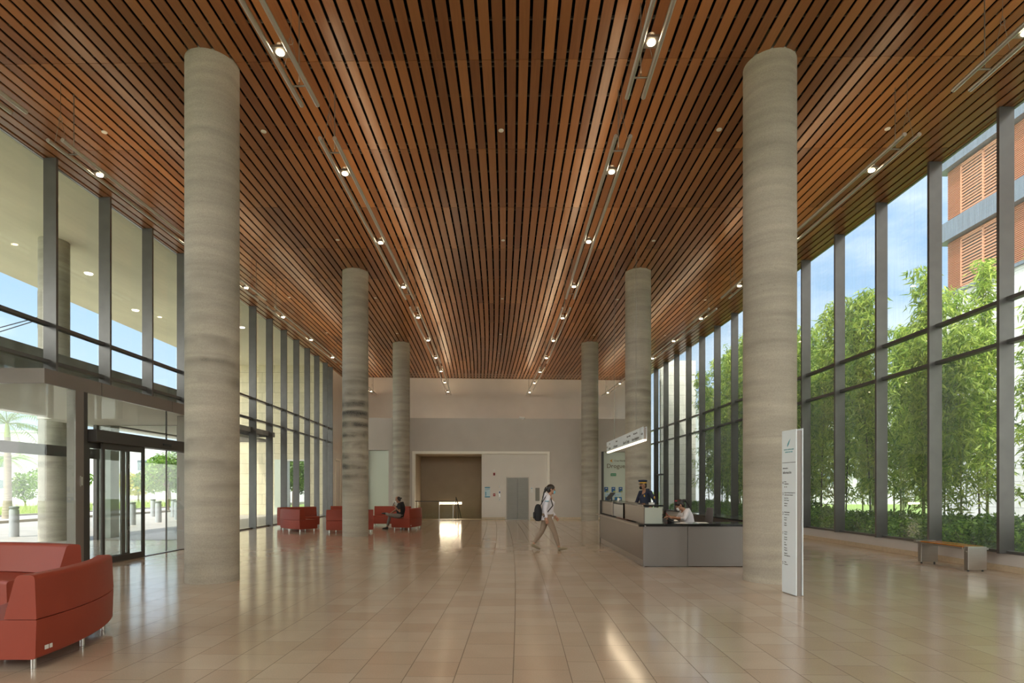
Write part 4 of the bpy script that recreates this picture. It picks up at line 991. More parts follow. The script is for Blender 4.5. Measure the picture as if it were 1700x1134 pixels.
M_leafd = leaf_material('dark_leaves', (0.02, 0.06, 0.01), (0.08, 0.16, 0.03))
M_leafy = leaf_material('yellow_leaves', (0.35, 0.36, 0.03), (0.60, 0.50, 0.05))
M_bark = mat('bark', (0.20, 0.15, 0.10), 0.9, var=0.2, scale=10)
def tree(name, x, y, h, crown, nleaf, lab, lm=None, size=0.30, seed=1, trunk=0.10, cz=0.62, lobes=7, lean=0.0):
    rnd = random.Random(seed); r = empty(name, (x, y, -0.15), rnd.uniform(0, 6), lab, 'tree')
    tb = MB(); tb.tube([(0, 0, 0), (lean*0.3, 0, h*0.25), (lean*0.7, 0.03, h*0.45), (lean, 0, h*0.7)], [trunk, trunk*0.8, trunk*0.65, trunk*0.3], 10)
    for k in range(5):
        a = rnd.uniform(0, 2*PI); tb.tube([(lean*0.6, 0, h*0.4), (lean*0.6+crown*0.3*math.cos(a), crown*0.3*math.sin(a), h*0.55), (lean*0.6+crown*0.65*math.cos(a), crown*0.65*math.sin(a), h*0.72)], [trunk*0.5, trunk*0.35, trunk*0.15], 7)
    tb.build('trunk', M_bark, r)
    lbm = MB()
    for k in range(lobes):
        a = rnd.uniform(0, 2*PI); rr = rnd.uniform(0.15, 0.62)*crown
        leaf_cloud(lbm, (lean*0.6+rr*math.cos(a), rr*math.sin(a), h*(cz+rnd.uniform(-0.16, 0.2))), (crown*0.48, crown*0.48, h*0.19), nleaf//lobes, size, rnd)
    lbm.build('foliage', lm or M_leafg, r, tone=True)
    return r
tree('street_tree', -23.6, 40, 4.4, 2.6, 5200, 'full bright green tree seen through the open entrance doors', seed=3, size=0.26, cz=0.66)
tree('street_tree', -27.2, 46, 4.6, 2.4, 3600, 'bright green tree against the front left column edge', seed=4, size=0.26)
tree('young_tree', -33.0, 39.5, 2.9, 1.1, 1400, 'small staked young tree on the lawn at the left', seed=5, size=0.20, trunk=0.05, lean=0.35)
tree('street_tree', -41.0, 52, 4.0, 3.0, 3200, 'broad green tree behind the young staked tree', seed=6, size=0.3)
tree('street_tree', -38.5, 60, 3.6, 2.4, 2200, 'yellow-flowering round tree by the white garden wall', lm=M_leafy, seed=7, size=0.3)
tree('street_tree', -30.5, 52, 3.8, 2.2, 2200, 'green tree left of the brown entrance post', seed=8, size=0.28)
tree('garden_tree', -15.2, 41, 5.4, 2.3, 7000, 'dark leafy tree seen through the limestone opening', lm=M_leafg, seed=9, size=0.22, trunk=0.16, cz=0.55)
tree('garden_tree', -18.6, 49, 5.6, 3.6, 7000, 'second leafy tree behind the limestone opening', lm=M_leafd, seed=10, size=0.25, trunk=0.12, cz=0.55)
# palms
def palm(x, y, h, lab, seed, nf=16, fl=2.2):
    rnd = random.Random(seed); r = empty('palm_tree', (x, y, -0.15), 0, lab, 'palm tree')
    MB().tube([(0, 0, 0), (0.03, 0, h*0.3), (0.0, 0.03, h*0.7), (0, 0, h)], [0.24, 0.17, 0.16, 0.12], 12).build('trunk', mat('palm_trunk', (0.30, 0.26, 0.20), 0.9, var=0.3, scale=2, stretch=(1, 1, 12)), r)
    MB().tube([(0, 0, h-0.1), (0, 0, h+0.7)], [0.13, 0.06], 10).build('crownshaft', mat('palm_shaft', (0.30, 0.38, 0.10), 0.6), r)
    fb = MB()
    for k in range(nf):
        a = 2*PI*k/nf+rnd.uniform(-0.2, 0.2); el = rnd.uniform(-0.1, 1.1); pts = []
        for i in range(9):
            t = i/8; rr = fl*t*math.cos(el*(1-t*0.4)); zz = h+0.6+fl*(t*math.sin(el)-0.75*t*t)
            pts.append(Vector((rr*math.cos(a), rr*math.sin(a), zz)))
        fb.tube(pts, [0.022*(1-0.8*i/8) for i in range(9)], 5, tone=0.8)
        for i in range(1, 8):
            for sgn in (-1, 1):
                for f in (0, 0.33, 0.66):
                    p = pts[i].lerp(pts[i+1], f); d = (pts[i+1]-pts[i]).normalized(); sd_ = d.cross(Vector((0, 0, 1))).normalized()*sgn
                    e_ = p+sd_*0.42*math.sin(PI*(i+f)/9+0.25)+d*0.18+Vector((0, 0, -0.22))
                    w = d*0.022
                    fb.add([p-w, p+w, e_], [(0, 1, 2)], tone=rnd.random())
    fb.build('fronds', M_leafg, r, tone=True)
palm(-38.2, 44, 3.3, 'whole small palm tree standing across the street at the left', 1)
palm(-25.5, 29.3, 4.4, 'tall palm whose hanging fronds show above the door header at the left edge', 2, 22, 3.0)

# white buildings and garden wall in the distance
M_bw1 = mat('white_render', (0.50, 0.51, 0.52), 0.8); M_win = mat('distant_window', (0.10, 0.14, 0.17), 0.2)
def block(name, lab, cat, x0, x1, y0, y1, z1, wins, face='y', z0=-0.15):
    r = empty(name, ((x0+x1)/2, (y0+y1)/2, z0), 0, lab, cat)
    cx, cy = (x0+x1)/2, (y0+y1)/2
    MB().box(x0-cx, x1-cx, y0-cy, y1-cy, 0, z1-z0).build('walls', M_bw1, r)
    MB().box(x0-cx-0.2, x1-cx+0.2, y0-cy-0.2, y1-cy+0.2, z1-z0, z1-z0+0.25).build('roof', M_bw1, r)
    for (a, b, c, d) in wins:
        if face == 'y': MB().box(a-cx, b-cx, y0-cy-0.03, y0-cy+0.05, c-z0, d-z0).build('window', M_win, r)
        else: MB().box(x1-cx-0.05, x1-cx+0.03, a-cy, b-cy, c-z0, d-z0).build('window', M_win, r)
    return r
wins = [(62+4*i, 63.6+4*i, z, z+1.5) for i in range(8) for z in (1.2, 4.2)]
block('white_building', 'white two-storey building with small windows beyond the lawn', 'building', -84, -62, 76, 100, 9.0, [(-83+5*i, -81.4+5*i, z, z+1.5) for i in range(4) for z in (1.2, 4.4)])
block('white_building', 'long white building seen through the entrance doors', 'building', -58, -40, 74, 92, 7.0, [(-56+4.2*i, -54.2+4.2*i, z, z+1.3) for i in range(4) for z in (1.0, 3.9)])
block('white_building', 'white building with balcony band behind the green trees', 'building', -38, -24, 78, 92, 8.2, [(-36+3.6*i, -34+3.6*i, z, z+1.4) for i in range(4) for z in (1.6, 4.8)])
o = MB().box(-66, -20, 64, 64.3, 0, 1.7).build('garden_wall', M_bw1, loc=(0, 0, -0.15)); tag(o, 'long low white garden wall beyond the lawn', 'wall')
lpst = empty('lamp_post', (-36.5, 46.0, -0.15), 0, 'slim grey street lamp post on the lawn at the left', 'lamp post')
MB().tube([(0, 0, 0), (0, 0, 3.6)], [0.06, 0.04], 8).build('pole', M_boll, lpst); MB().box(-0.1, 0.35, -0.06, 0.06, 3.58, 3.66).build('lamp_head', M_boll, lpst)
# ornamental grasses by the street
gr = MB(); rg = random.Random(5)
for _ in range(2600):
    x = rg.uniform(-33, -28); y = rg.uniform(30, 52); a = rg.uniform(0, 6.28); h = rg.uniform(0.3, 0.75)
    gr.add([(x, y, 0.0), (x+0.03, y, 0.0), (x+0.2*math.cos(a), y+0.2*math.sin(a), h)], [(0, 1, 2)], tone=rg.random())
tag(gr.build('ornamental_grass', leaf_material('grass_blades', (0.25, 0.35, 0.08), (0.55, 0.55, 0.28)), tone=True), 'tufts of pale ornamental grass across the street', 'grass', kind='stuff')

# ================================================================== RIGHT EXTERIOR
M_soil = mat('planting_soil', (0.14, 0.11, 0.07), 0.95, var=0.3, scale=3)
struct(MB().box(9.75, 16.8, -6, 40, -0.14, 0.05).build('ground_bed', M_soil), 'planting bed outside the right glass wall')
struct(MB().box(16.8, 24.0, -30, 80, -0.14, 0.0).build('path_right', M_road), 'pale sunlit path behind the bamboo')
# louvred building
M_brick = mat('terracotta_cladding', (0.36, 0.14, 0.08), 0.8); M_louv = mat('terracotta_louvre', (0.60, 0.30, 0.18), 0.7); M_band = mat('zinc_band', (0.22, 0.25, 0.29), 0.5, 0.3, var=0.15, scale=2, stretch=(6, 6, 0.4))
lbx = empty('louvred_building', (24.0, 20.0, 0), 0, 'tall neighbouring building with terracotta louvred windows, grey bands and white stone base', 'building')
MB().box(0, 10, -34, 11.9, -0.1, 12.1).build('stone_base', block_material('white_blocks', (0.84, 0.83, 0.80), (0.80, 0.79, 0.76), (0.45, 0.45, 0.45), w=1.6, h=0.62, axis='YZ'), lbx)
def storey(z0, z1):
    MB().box(0.25, 10, -34, 11.6, z0, z1).build('storey_wall', M_brick, lbx)
    for k in range(10):
        y1 = 10.6-4.65*k; y0 = y1-2.9
        if y1 < -28: break
        fr = MB().box(0.12, 0.2, y0, y0+0.08, z0+0.12, z1-0.15).box(0.12, 0.2, y1-0.08, y1, z0+0.12, z1-0.15).box(0.12, 0.2, (y0+y1)/2-0.05, (y0+y1)/2+0.05, z0+0.12, z1-0.15).box(0.12, 0.2, y0, y1, z0+0.1, z0+0.18).box(0.12, 0.2, y0, y1, z1-0.2, z1-0.12)
        f = fr.build('louvred_window', M_louv, lbx)
        lm = MB(); nl = 16
        for i in range(nl):
            z = z0+0.25+(z1-z0-0.5)*i/(nl-1); lm.box(0.13, 0.17, y0+0.08, y1-0.08, z-0.034, z+0.034)
        lm.build('louvres', M_louv, f)
        MB().box(0.21, 0.245, y0, y1, z0+0.1, z1-0.12).build('pane', M_win, f)
        # narrow fixed strips of louvres between the windows
    sm = MB()
    for i in range(30):
        z = z0+0.1+(z1-z0-0.2)*i/29; sm.box(0.20, 0.2499, -33.5, 11.6, z-0.012, z+0.012)
    sm.build('cladding_lines', M_louv, lbx)
storey(12.1, 15.0); storey(16.0, 18.9)
for z0, z1 in ((15.0, 16.0), (18.9, 21.2), (12.1-0.15, 12.1)):
    MB().box(-0.15, 10, -34, 12.0, z0, z1).build('zinc_band', M_band, lbx)
MB().box(-0.4, 10, -34, 12.3, 21.2, 21.6).build('roof', M_bw1, lbx)
block('white_building', 'distant white building with slanted dark line behind the bamboo', 'building', 24, 44, 62, 80, 11.5, [(26+4*i, 28+4*i, z, z+1.6) for i in range(4) for z in (2, 6)])
for i, (x, y, lab) in enumerate(((19.5, 26, 'dark tree crown behind the bamboo, nearer'), (18.6, 46, 'dark tree crown beyond the white limestone wall'), (21.0, 17, 'dark tree behind the bamboo nearest the camera'))):
    tree('background_tree', x, y, 6.4, 2.8, 3400, lab, lm=M_leafd, seed=20+i, size=0.34, trunk=0.12)

# bamboo culms
M_bleaf = leaf_material('bamboo_leaves', (0.12, 0.26, 0.02), (0.68, 0.80, 0.16), 0.5)
M_culm = mat('bamboo_culm', (0.24, 0.28, 0.07), 0.5, var=0.25, scale=4); M_culmd = mat('bamboo_culm_dark', (0.07, 0.06, 0.03), 0.6)
def make_bamboo(seed, h, nl):
    rnd = random.Random(seed); r = empty('bamboo'); bend = rnd.uniform(0.1, 0.7); a0 = rnd.uniform(0, 6.28)
    def pt(t): return Vector((bend*t*t*math.cos(a0), bend*t*t*math.sin(a0), h*t))
    c = MB(); c.tube([pt(i/10) for i in range(11)], [0.028*(1-0.75*i/10) for i in range(11)], 8)
    for i in range(1, int(h/0.35)):
        t = i*0.35/h; p = pt(t); c.rings_z([(p.z-0.006, 0.032*(1-0.75*t), 0.032*(1-0.75*t)), (p.z+0.006, 0.032*(1-0.75*t), 0.032*(1-0.75*t))], 8, p.x, p.y)
    c.build('culm', M_culm if seed % 3 else M_culmd, r)
    f = MB(); tw = MB()
    nb = nl//28
    for b in range(nb):
        t = 0.16+0.84*(b/nb)**0.72; p = pt(t); a = rnd.uniform(0, 2*PI); L = (0.75-0.4*t)*rnd.uniform(0.6, 1.3)
        e_ = p+Vector((L*math.cos(a), L*math.sin(a), rnd.uniform(0.0, 0.5)*L))
        mid = p.lerp(e_, 0.55)+Vector((0, 0, 0.12))
        tw.tube([p, mid, e_], [0.006, 0.004, 0.002], 4, cap=False)
        for k in range(22):
            s = rnd.random(); q_ = p.lerp(mid, s*2) if s < 0.5 else mid.lerp(e_, s*2-1)
            q_ = q_+Vector((rnd.uniform(-.14, .14), rnd.uniform(-.14, .14), rnd.uniform(-.16, .10)))
            d = Vector((rnd.uniform(-1, 1), rnd.uniform(-1, 1), rnd.uniform(-1.5, 0.1))).normalized(); sd_ = d.orthogonal().normalized()
            sd_ = Matrix.Rotation(rnd.uniform(0, 6.28), 3, d) @ sd_
            LL = rnd.uniform(0.18, 0.33); w = LL*0.09
            f.add([q_, q_+d*LL*0.35+sd_*w, q_+d*LL, q_+d*LL*0.35-sd_*w], [(0, 1, 2, 3)], tone=rnd.random())
    f.build('leaves', M_bleaf, r, tone=True); tw.build('twigs', M_culm, r)
    return r
protos = [make_bamboo(11+i, h, nl) for i, (h, nl) in enumerate(((7.2, 3400), (8.0, 3800), (6.4, 3000), (8.8, 4200), (7.6, 2400)))]
used = [False]*5
rb = random.Random(77)
spots = []
for k in range(76):
    y = 8.0+24.0*((k+rb.random()*0.8)/76); x = rb.uniform(11.0, 15.0)
    if y > 26: x = max(10.7, 0.345*y+0.5)+rb.uniform(0.0, 1.8)
    spots.append((x, y))
for i, (x, y) in enumerate(spots):
    j = rb.randrange(5)
    if y < 17.5 and j in (1, 3): j = 2
    p = protos[j]
    o = p if not used[j] else copy_tree(p); used[j] = True
    o.location = (x+Cx(y)+0.3, y, 0.05); o.rotation_euler = (0, 0, rb.uniform(0, 6.28)); sc_ = rb.uniform(0.88, 1.08)*(0.92 if y < 16 else 1.0); o.scale = (sc_,)*3
    bay = min(15, max(1, int((y-8.8)/1.72)+1))
    tag(o, '%s-stemmed bamboo %s behind pane %d of the right glass wall' % ('green' if (11+j) % 3 else 'dark', 'close to the glass' if x < 12.2 else ('mid-bed' if x < 13.5 else 'at the back of the bed'), bay), 'bamboo', 'bamboo stems outside the right glass wall')
# low shrubs under the bamboo
def make_shrub(seed, lm):
    rnd = random.Random(seed); r = empty('shrub'); f = MB(); st = MB()
    for k in range(9):
        a = rnd.uniform(0, 6.28); rr = rnd.uniform(0, 0.45)
        st.tube([(0.1*math.cos(a), 0.1*math.sin(a), 0), (rr*math.cos(a), rr*math.sin(a), 0.5)], 0.008, 5)
    leaf_cloud(f, (0, 0, 0.42), (0.72, 0.72, 0.42), 1500, 0.10, rnd, asp=0.5, droop=-0.4)
    f.build('foliage', lm, r, tone=True); st.build('stem', M_bark, r); return r
M_shr = leaf_material('shrub_leaves', (0.08, 0.20, 0.02), (0.34, 0.52, 0.08))
sp_ = [make_shrub(31, M_shr), make_shrub(32, M_leafg)]
su = [False, False]; cnt = 0
for k in range(26):
    for row in range(2):
        y = 8.0+k*1.0+0.5*row; x = UR+1.35+row*0.9+rb.uniform(-0.1, 0.1)+Cx(y)
        j = rb.randrange(2); o = sp_[j] if not su[j] else copy_tree(sp_[j]); su[j] = True
        o.location = (x, y-x*th(y), 0.04); o.rotation_euler = (0, 0, rb.uniform(0, 6.28)); s_ = rb.uniform(0.8, 1.15); o.scale = (s_, s_, s_*rb.uniform(0.8, 1.15))
        tag(o, 'low %s shrub outside pane %d of the right glass wall, %s row' % (['deep green', 'fresh green'][j], min(15, max(1, int((y-8.8)/1.72)+1)), ['front', 'back'][row]), 'shrub', 'low shrubs under the bamboo')

# ================================================================== PEOPLE
M_skin = mat('skin', (0.42, 0.22, 0.14), 0.5); M_skind = mat('skin_tan', (0.34, 0.17, 0.10), 0.5)
M_hair = mat('dark_hair', (0.018, 0.012, 0.009), 0.45, var=0.3, scale=20); M_hairb = mat('brown_hair', (0.10, 0.05, 0.03), 0.5, var=0.3, scale=20)
M_shirtw = mat('white_shirt', (0.66, 0.64, 0.68), 0.8, bump=0.2, bscale=12); M_coat = mat('white_coat', (0.70, 0.68, 0.74), 0.8, bump=0.2, bscale=9)
M_khaki = mat('khaki_trousers', (0.28, 0.21, 0.155), 0.85, bump=0.2, bscale=12); M_blackc = mat('black_cloth', (0.016, 0.016, 0.018), 0.85, bump=0.2, bscale=12)
M_greyt = mat('grey_trousers', (0.20, 0.18, 0.16), 0.85, bump=0.25, bscale=12); M_navy = mat('navy_uniform', (0.018, 0.025, 0.055), 0.75, bump=0.2, bscale=12)
M_gold = mat('gold_trim', (0.55, 0.32, 0.04), 0.45, 0.3); M_maskw = mat('mask_white', (0.75, 0.75, 0.76), 0.8); M_maskb = mat('mask_blue', (0.20, 0.48, 0.62), 0.8)
M_shoek = mat('shoe_khaki', (0.24, 0.20, 0.13), 0.7); M_shoeb = mat('shoe_black', (0.012, 0.012, 0.012), 0.45); M_eye = mat('eye_dark', (0.01, 0.008, 0.008), 0.2)
M_pink = mat('hair_band_red', (0.45, 0.03, 0.06), 0.6)
V = Vector
def remesh(o, vox, smooth=4):
    md = o.modifiers.new('merge', 'REMESH'); md.mode = 'VOXEL'; md.voxel_size = vox; md.use_smooth_shade = True
    ms = o.modifiers.new('soften', 'SMOOTH'); ms.iterations = smooth; ms.factor = 0.5
def head_shape(b, c, yaw=0.0, pitch=0.0, sc=1.0):
    """Head facing +x about centre c: skull, jaw, nose, ears, brow."""
    rot = Matrix.Rotation(yaw, 3, 'Z') @ Matrix.Rotation(pitch, 3, 'Y')
    def T(p): return V(c)+rot @ (V(p)*sc)
    def ball(p, r):
        t = MB().ball((0, 0, 0), r); b.add([T(V(p)+q) for q in t.v], t.f, True)
    ball((-0.010, 0, 0.030), (0.098, 0.076, 0.092)); ball((0.030, 0, -0.030), (0.062, 0.058, 0.075)); ball((0.050, 0, -0.078), (0.034, 0.036, 0.030))
    ball((0.094, 0, -0.018), (0.020, 0.013, 0.022)); ball((0.080, 0, 0.012), (0.014, 0.040, 0.012)); ball((0.084, 0, -0.055), (0.011, 0.024, 0.010))
    for s in (-1, 1): ball((-0.004, s*0.078, -0.008), (0.020, 0.009, 0.032))
    return T, rot
def hand(b, wrist, d, n, side, curl=0.5, L=0.175):
    """Palm and five separate fingers; d = pointing direction, n = palm normal, side = +-1 thumb side."""
    d = V(d).normalized(); n = V(n).normalized(); w = d.cross(n).normalized()*side; wr = V(wrist)
    b.tube([wr-d*0.01, wr+d*0.03, wr+d*0.085], [(0.019, 0.024), (0.016, 0.036), (0.013, 0.040)][0:3] if False else [0.022, 0.030, 0.027], 10, flat=(1, 1))
    lens = (0.072, 0.082, 0.076, 0.058)
    for k in range(4):
        o = wr+d*0.085+w*(0.030-0.020*k); l = lens[k]
        c1 = curl*0.5; c2 = curl*1.1
        p1 = o+(d*math.cos(c1)+n*math.sin(c1))*l*0.5; p2 = p1+(d*math.cos(c2)+n*math.sin(c2))*l*0.32; p3 = p2+(d*math.cos(c2+curl*0.5)+n*math.sin(c2+curl*0.5))*l*0.25
        b.tube([o-d*0.02, o, p1, p2, p3], [0.009, 0.0095, 0.009, 0.0082, 0.006], 7)
    t0 = wr+d*0.025+w*0.026; t1 = t0+(d*0.6+w*0.8).normalized()*0.035+n*0.012; t2 = t1+(d*0.9+w*0.35+n*0.25).normalized()*0.035
    b.tube([wr+d*0.01+w*0.012, t0, t1, t2], [0.014, 0.0125, 0.0105, 0.008], 7)
def shoe(b, ankle, heel, toe, w=0.044):
    a, h, t = V(ankle), V(heel), V(toe); up = V((0, 0, 1)); m = h.lerp(t, 0.5)
    b.tube([h+up*0.02, h.lerp(t, 0.18)+up*0.038, m+up*0.034, h.lerp(t, 0.82)+up*0.026, t+up*0.018], [(w*0.62, 0.03), (w*0.85, 0.042), (w*0.95, 0.036), (w*1.0, 0.026), (w*0.55, 0.016)], 12)
    b.tube([a, h.lerp(t, 0.22)+up*0.04], [w*0.8, w*0.86], 10)
def body_part(name, mb, material, parent, vox=0.012, smooth=3, label=None):
    o = mb.build(name, material, parent); remesh(o, vox, smooth)
    if label: o['label'] = label
    return o
def limb(b, pts, rad, n=12): b.tube(pts, rad, n); [b.ball(p, r*0.98, 10, 6) for p, r in list(zip(pts, rad))[1:-1]]

def person(name_label, loc, rz, J, skin, top, trousers, shoe_m, vox=0.011, sleeve=1.0, tshirt=False, coat_len=0.0, hair=None, mask=None, lower=True):
    """J: joints in the person's own frame, +x forwards, +y to their left."""
    r = empty('person', loc, rz, name_label, 'person')
    b = MB()
    P_, C_, N_ = V(J['pelvis']), V(J['chest']), V(J['neck']); Hc = V(J['head'])
    hp = J.get('head_pitch', 0.0); hyaw = J.get('head_yaw', 0.0); hs_ = J.get('head_scale', 1.0)
    up = (C_-P_).normalized()
    # bare body: torso core, neck, head, arms, hands, legs
    b.tube([P_-up*0.06, P_, P_.lerp(C_, 0.5), C_, N_-up*0.03], [0.09, 0.115, 0.10, 0.115, 0.06], 14, flat=(1.15, 0.85))
    b.tube([N_-up*0.06, N_, Hc+V((-0.01, 0, -0.03))], [0.062, 0.052, 0.052], 12)
    T, rot = head_shape(b, Hc, hyaw, hp, hs_)
    for sd in ('l', 'r'):
        S_, E_, H_ = V(J['sho_'+sd]), V(J['elb_'+sd]), V(J['wri_'+sd])
        limb(b, [S_, S_.lerp(E_, 0.5), E_, E_.lerp(H_, 0.35), H_], [0.047, 0.043, 0.036, 0.036, 0.023])
        hand(b, H_, J['hand_'+sd][0], J['hand_'+sd][1], J['hand_'+sd][2], J['hand_'+sd][3])
        A, K, F = V(J['hip_'+sd]), V(J['kne_'+sd]), V(J['ank_'+sd])
        limb(b, [A, A.lerp(K, 0.5), K, K.lerp(F, 0.35), F], [0.078, 0.068, 0.048, 0.050, 0.032])
    body_part('body', b, skin, r, 0.0075, 2)
    for s in (-1, 1):
        MB().ball(T((0.083, s*0.030, -0.002)), 0.009, 8, 6).build('eye', M_eye, r)
    # upper garment
    g = MB()
    wd_ = J.get('width', 1.0)
    sh = (V(J['sho_l'])+V(J['sho_r']))/2
    g.tube([P_-up*(0.06+coat_len), P_+up*0.03, P_.lerp(C_, 0.5), C_, sh+up*0.03, N_-up*0.015], [(0.165*wd_+coat_len*0.08, 0.118+coat_len*0.06), (0.158*wd_, 0.115), (0.150*wd_, 0.118), (0.165*wd_, 0.128), (0.135*wd_, 0.095), (0.068, 0.062)], 18)
    for sd in ('l', 'r'):
        S_, E_, H_ = V(J['sho_'+sd]), V(J['elb_'+sd]), V(J['wri_'+sd])
        end = E_.lerp(H_, sleeve) if not tshirt else S_.lerp(E_, 0.72)
        if tshirt: limb(g, [sh.lerp(S_, 0.5), S_, S_.lerp(E_, 0.4), end], [0.07, 0.066, 0.064, 0.062])
        else: limb(g, [sh.lerp(S_, 0.5), S_, S_.lerp(E_, 0.5), E_, end], [0.07, 0.064, 0.057, 0.050, 0.036])
    body_part('shirt', g, top, r, vox, 3)
    if lower:
        t = MB()
        t.tube([P_+up*0.05, P_-up*0.01, P_-up*0.08], [(0.150, 0.112), (0.160, 0.122), (0.12, 0.10)], 16)
        for sd in ('l', 'r'):
            A, K, F = V(J['hip_'+sd]), V(J['kne_'+sd]), V(J['ank_'+sd])
            limb(t, [A, A.lerp(K, 0.4), K, K.lerp(F, 0.4), K.lerp(F, J.get('hem', 0.93))], [0.098, 0.088, 0.064, 0.060, J.get('cuff', 0.047)])
        body_part('trousers', t, trousers, r, vox, 3)
    for sd in ('l', 'r'):
        s_ = MB(); shoe(s_, J['ank_'+sd], J['heel_'+sd], J['toe_'+sd]); body_part('shoe', s_, shoe_m, r, 0.008, 2)
    if hair: body_part('hair', hair(T, rot), J.get('hair_m', M_hair), r, 0.008, 2)
    if mask:
        m = MB(); t_ = MB().ball((0, 0, 0), (0.040, 0.047, 0.048)); m.add([T(V((0.072, 0, -0.050))+q) for q in t_.v], t_.f, True)
        mk = m.build('face_mask', mask, r)
        for s in (-1, 1): MB().tube([T((0.085, s*0.035, -0.025)), T((0.04, s*0.070, -0.010)), T((-0.01, s*0.080, 0.005))], 0.0022, 5).build('ear_loop', mask, mk)
    r['_t'] = 0; del r['_t']
    return r, T, rot

def cap_hair(T, rot, tail=None, bald=False):
    m = MB()
    def ball(p, r):
        t = MB().ball((0, 0, 0), r, 14, 10); m.add([T(V(p)+q) for q in t.v], t.f, True)
    if bald: ball((-0.035, 0, 0.030), (0.082, 0.082, 0.080)); ball((-0.055, 0, -0.015), (0.055, 0.074, 0.07))
    else: ball((-0.018, 0, 0.042), (0.104, 0.084, 0.092)); ball((-0.050, 0, -0.005), (0.062, 0.078, 0.085))
    for p, r in (tail or []): ball(p, r)
    return m

# walking woman, stepping to the right in front of the far wall
Y_ = 14.05
J = dict(pelvis=(0.0, 0, 0.86), chest=(0.035, 0, 1.18), neck=(0.055, 0, 1.345), head=(0.10, 0, 1.485), head_pitch=0.10, head_scale=1.0,
         sho_l=(0.03, 0.165, 1.30), sho_r=(0.02, -0.165, 1.30), elb_l=(0.06, 0.20, 1.03), elb_r=(-0.055, -0.205, 1.03), wri_l=(0.20, 0.17, 0.84), wri_r=(-0.03, -0.20, 0.81),
         hand_l=((0.6, -0.1, -0.8), (0, -1, 0), 1, 0.6), hand_r=((0.15, 0, -1), (0, 1, 0), -1, 0.6),
         hip_l=(0.0, 0.09, 0.83), hip_r=(0.0, -0.09, 0.83), kne_l=(-0.13, 0.09, 0.45), kne_r=(0.17, -0.09, 0.46), ank_l=(-0.33, 0.085, 0.15), ank_r=(0.285, -0.085, 0.09),
         heel_l=(-0.385, 0.085, 0.10), toe_l=(-0.165, 0.085, 0.005), heel_r=(0.255, -0.085, 0.005), toe_r=(0.49, -0.085, 0.035), hem=0.90, cuff=0.043, width=0.95, hair_m=M_hair)
def hair_w(T, rot): return cap_hair(T, rot, [((-0.125, 0, 0.03), (0.035, 0.03, 0.03)), ((-0.145, 0, -0.03), (0.03, 0.03, 0.06)), ((-0.16, 0, -0.12), (0.028, 0.03, 0.08)), ((-0.175, 0, -0.22), (0.025, 0.03, 0.08)), ((-0.19, 0, -0.31), (0.02, 0.026, 0.06))])
w1, T, rot = person('woman striding to the right with black backpack, white coat and blue mask', (0.975, Y_, 0), 0, J, M_skin, M_coat, M_khaki, M_shoek, coat_len=0.07, hair=hair_w, mask=M_maskb)
MB().tube([T((-0.105, -0.03, 0.03)), T((-0.115, 0, 0.045)), T((-0.105, 0.03, 0.03))], 0.015, 8).build('hair_tie', M_shirtw, w1)
MB().tube([V((-0.02, -0.252, 1.20)), V((-0.02, -0.25, 1.215))], 0.05, 12).build('sleeve_band', M_maskb, w1)
bpk = empty('backpack', (0.975-0.20, Y_, 0.72), 0, 'black backpack hanging behind the walking woman', 'backpack')
m = MB().rings_z([(0.0, 0.05, 0.11), (0.03, 0.085, 0.135), (0.15, 0.098, 0.145), (0.28, 0.092, 0.14), (0.37, 0.068, 0.12), (0.41, 0.035, 0.08)], 20, -0.02); body_part('bag_body', m, M_blackc, bpk, 0.012, 2)
MB().rings_z([(0.06, 0.025, 0.10), (0.09, 0.035, 0.11), (0.20, 0.032, 0.105), (0.22, 0.018, 0.09)], 16, -0.11).build('front_pocket', M_blackc, bpk)
MB().tube([(0.03, -0.10, 0.38), (0.17, -0.13, 0.62), (0.28, -0.13, 0.56), (0.33, -0.15, 0.38), (0.10, -0.16, 0.10)], 0.012, 6).build('strap', M_blackc, bpk)
MB().tube([(-0.06, -0.05, 0.02), (-0.10, -0.05, -0.03), (-0.04, -0.05, -0.05)], 0.008, 6).build('webbing', M_greyt, bpk)

# seated man on the far right sofa, facing left, leg crossed
J = dict(pelvis=(0.0, 0, 0.53), chest=(0.055, 0, 0.83), neck=(0.085, 0, 0.985), head=(0.145, 0, 1.105), head_pitch=0.30, head_scale=1.02,
         sho_l=(0.06, 0.185, 0.93), sho_r=(0.06, -0.185, 0.93), elb_l=(0.02, 0.24, 0.68), elb_r=(0.30, -0.22, 0.70), wri_l=(0.21, 0.16, 0.84), wri_r=(0.44, -0.10, 0.60),
         hand_l=((0.35, -0.25, 0.9), (0.8, 0, -0.2), -1, 0.9), hand_r=((0.5, 0.2, -0.7), (0.0, 0.9, -0.3), -1, 0.7),
         hip_l=(0.03, 0.10, 0.50), hip_r=(0.03, -0.10, 0.50), kne_r=(0.47, -0.11, 0.51), kne_l=(0.40, 0.27, 0.55), ank_r=(0.56, -0.09, 0.10), ank_l=(0.60, -0.08, 0.585),
         heel_r=(0.53, -0.09, 0.005), toe_r=(0.76, -0.10, 0.005), heel_l=(0.58, -0.12, 0.545), toe_l=(0.80, -0.19, 0.57), hem=0.9, cuff=0.05, width=1.12)
def hair_m_(T, rot): return cap_hair(T, rot, [((-0.135, 0, 0.015), (0.03, 0.026, 0.026))], bald=True)
w2, T, rot = person('seated man in black shirt and grey trousers looking at his phone', (-3.90, 21.25, 0), PI-0.05, J, M_skind, M_blackc, M_greyt, M_shoeb, tshirt=True, hair=hair_m_, mask=M_maskw)
ph_ = empty('smartphone', (0, 0, 0), 0, 'dark phone held up by the seated man', 'phone')
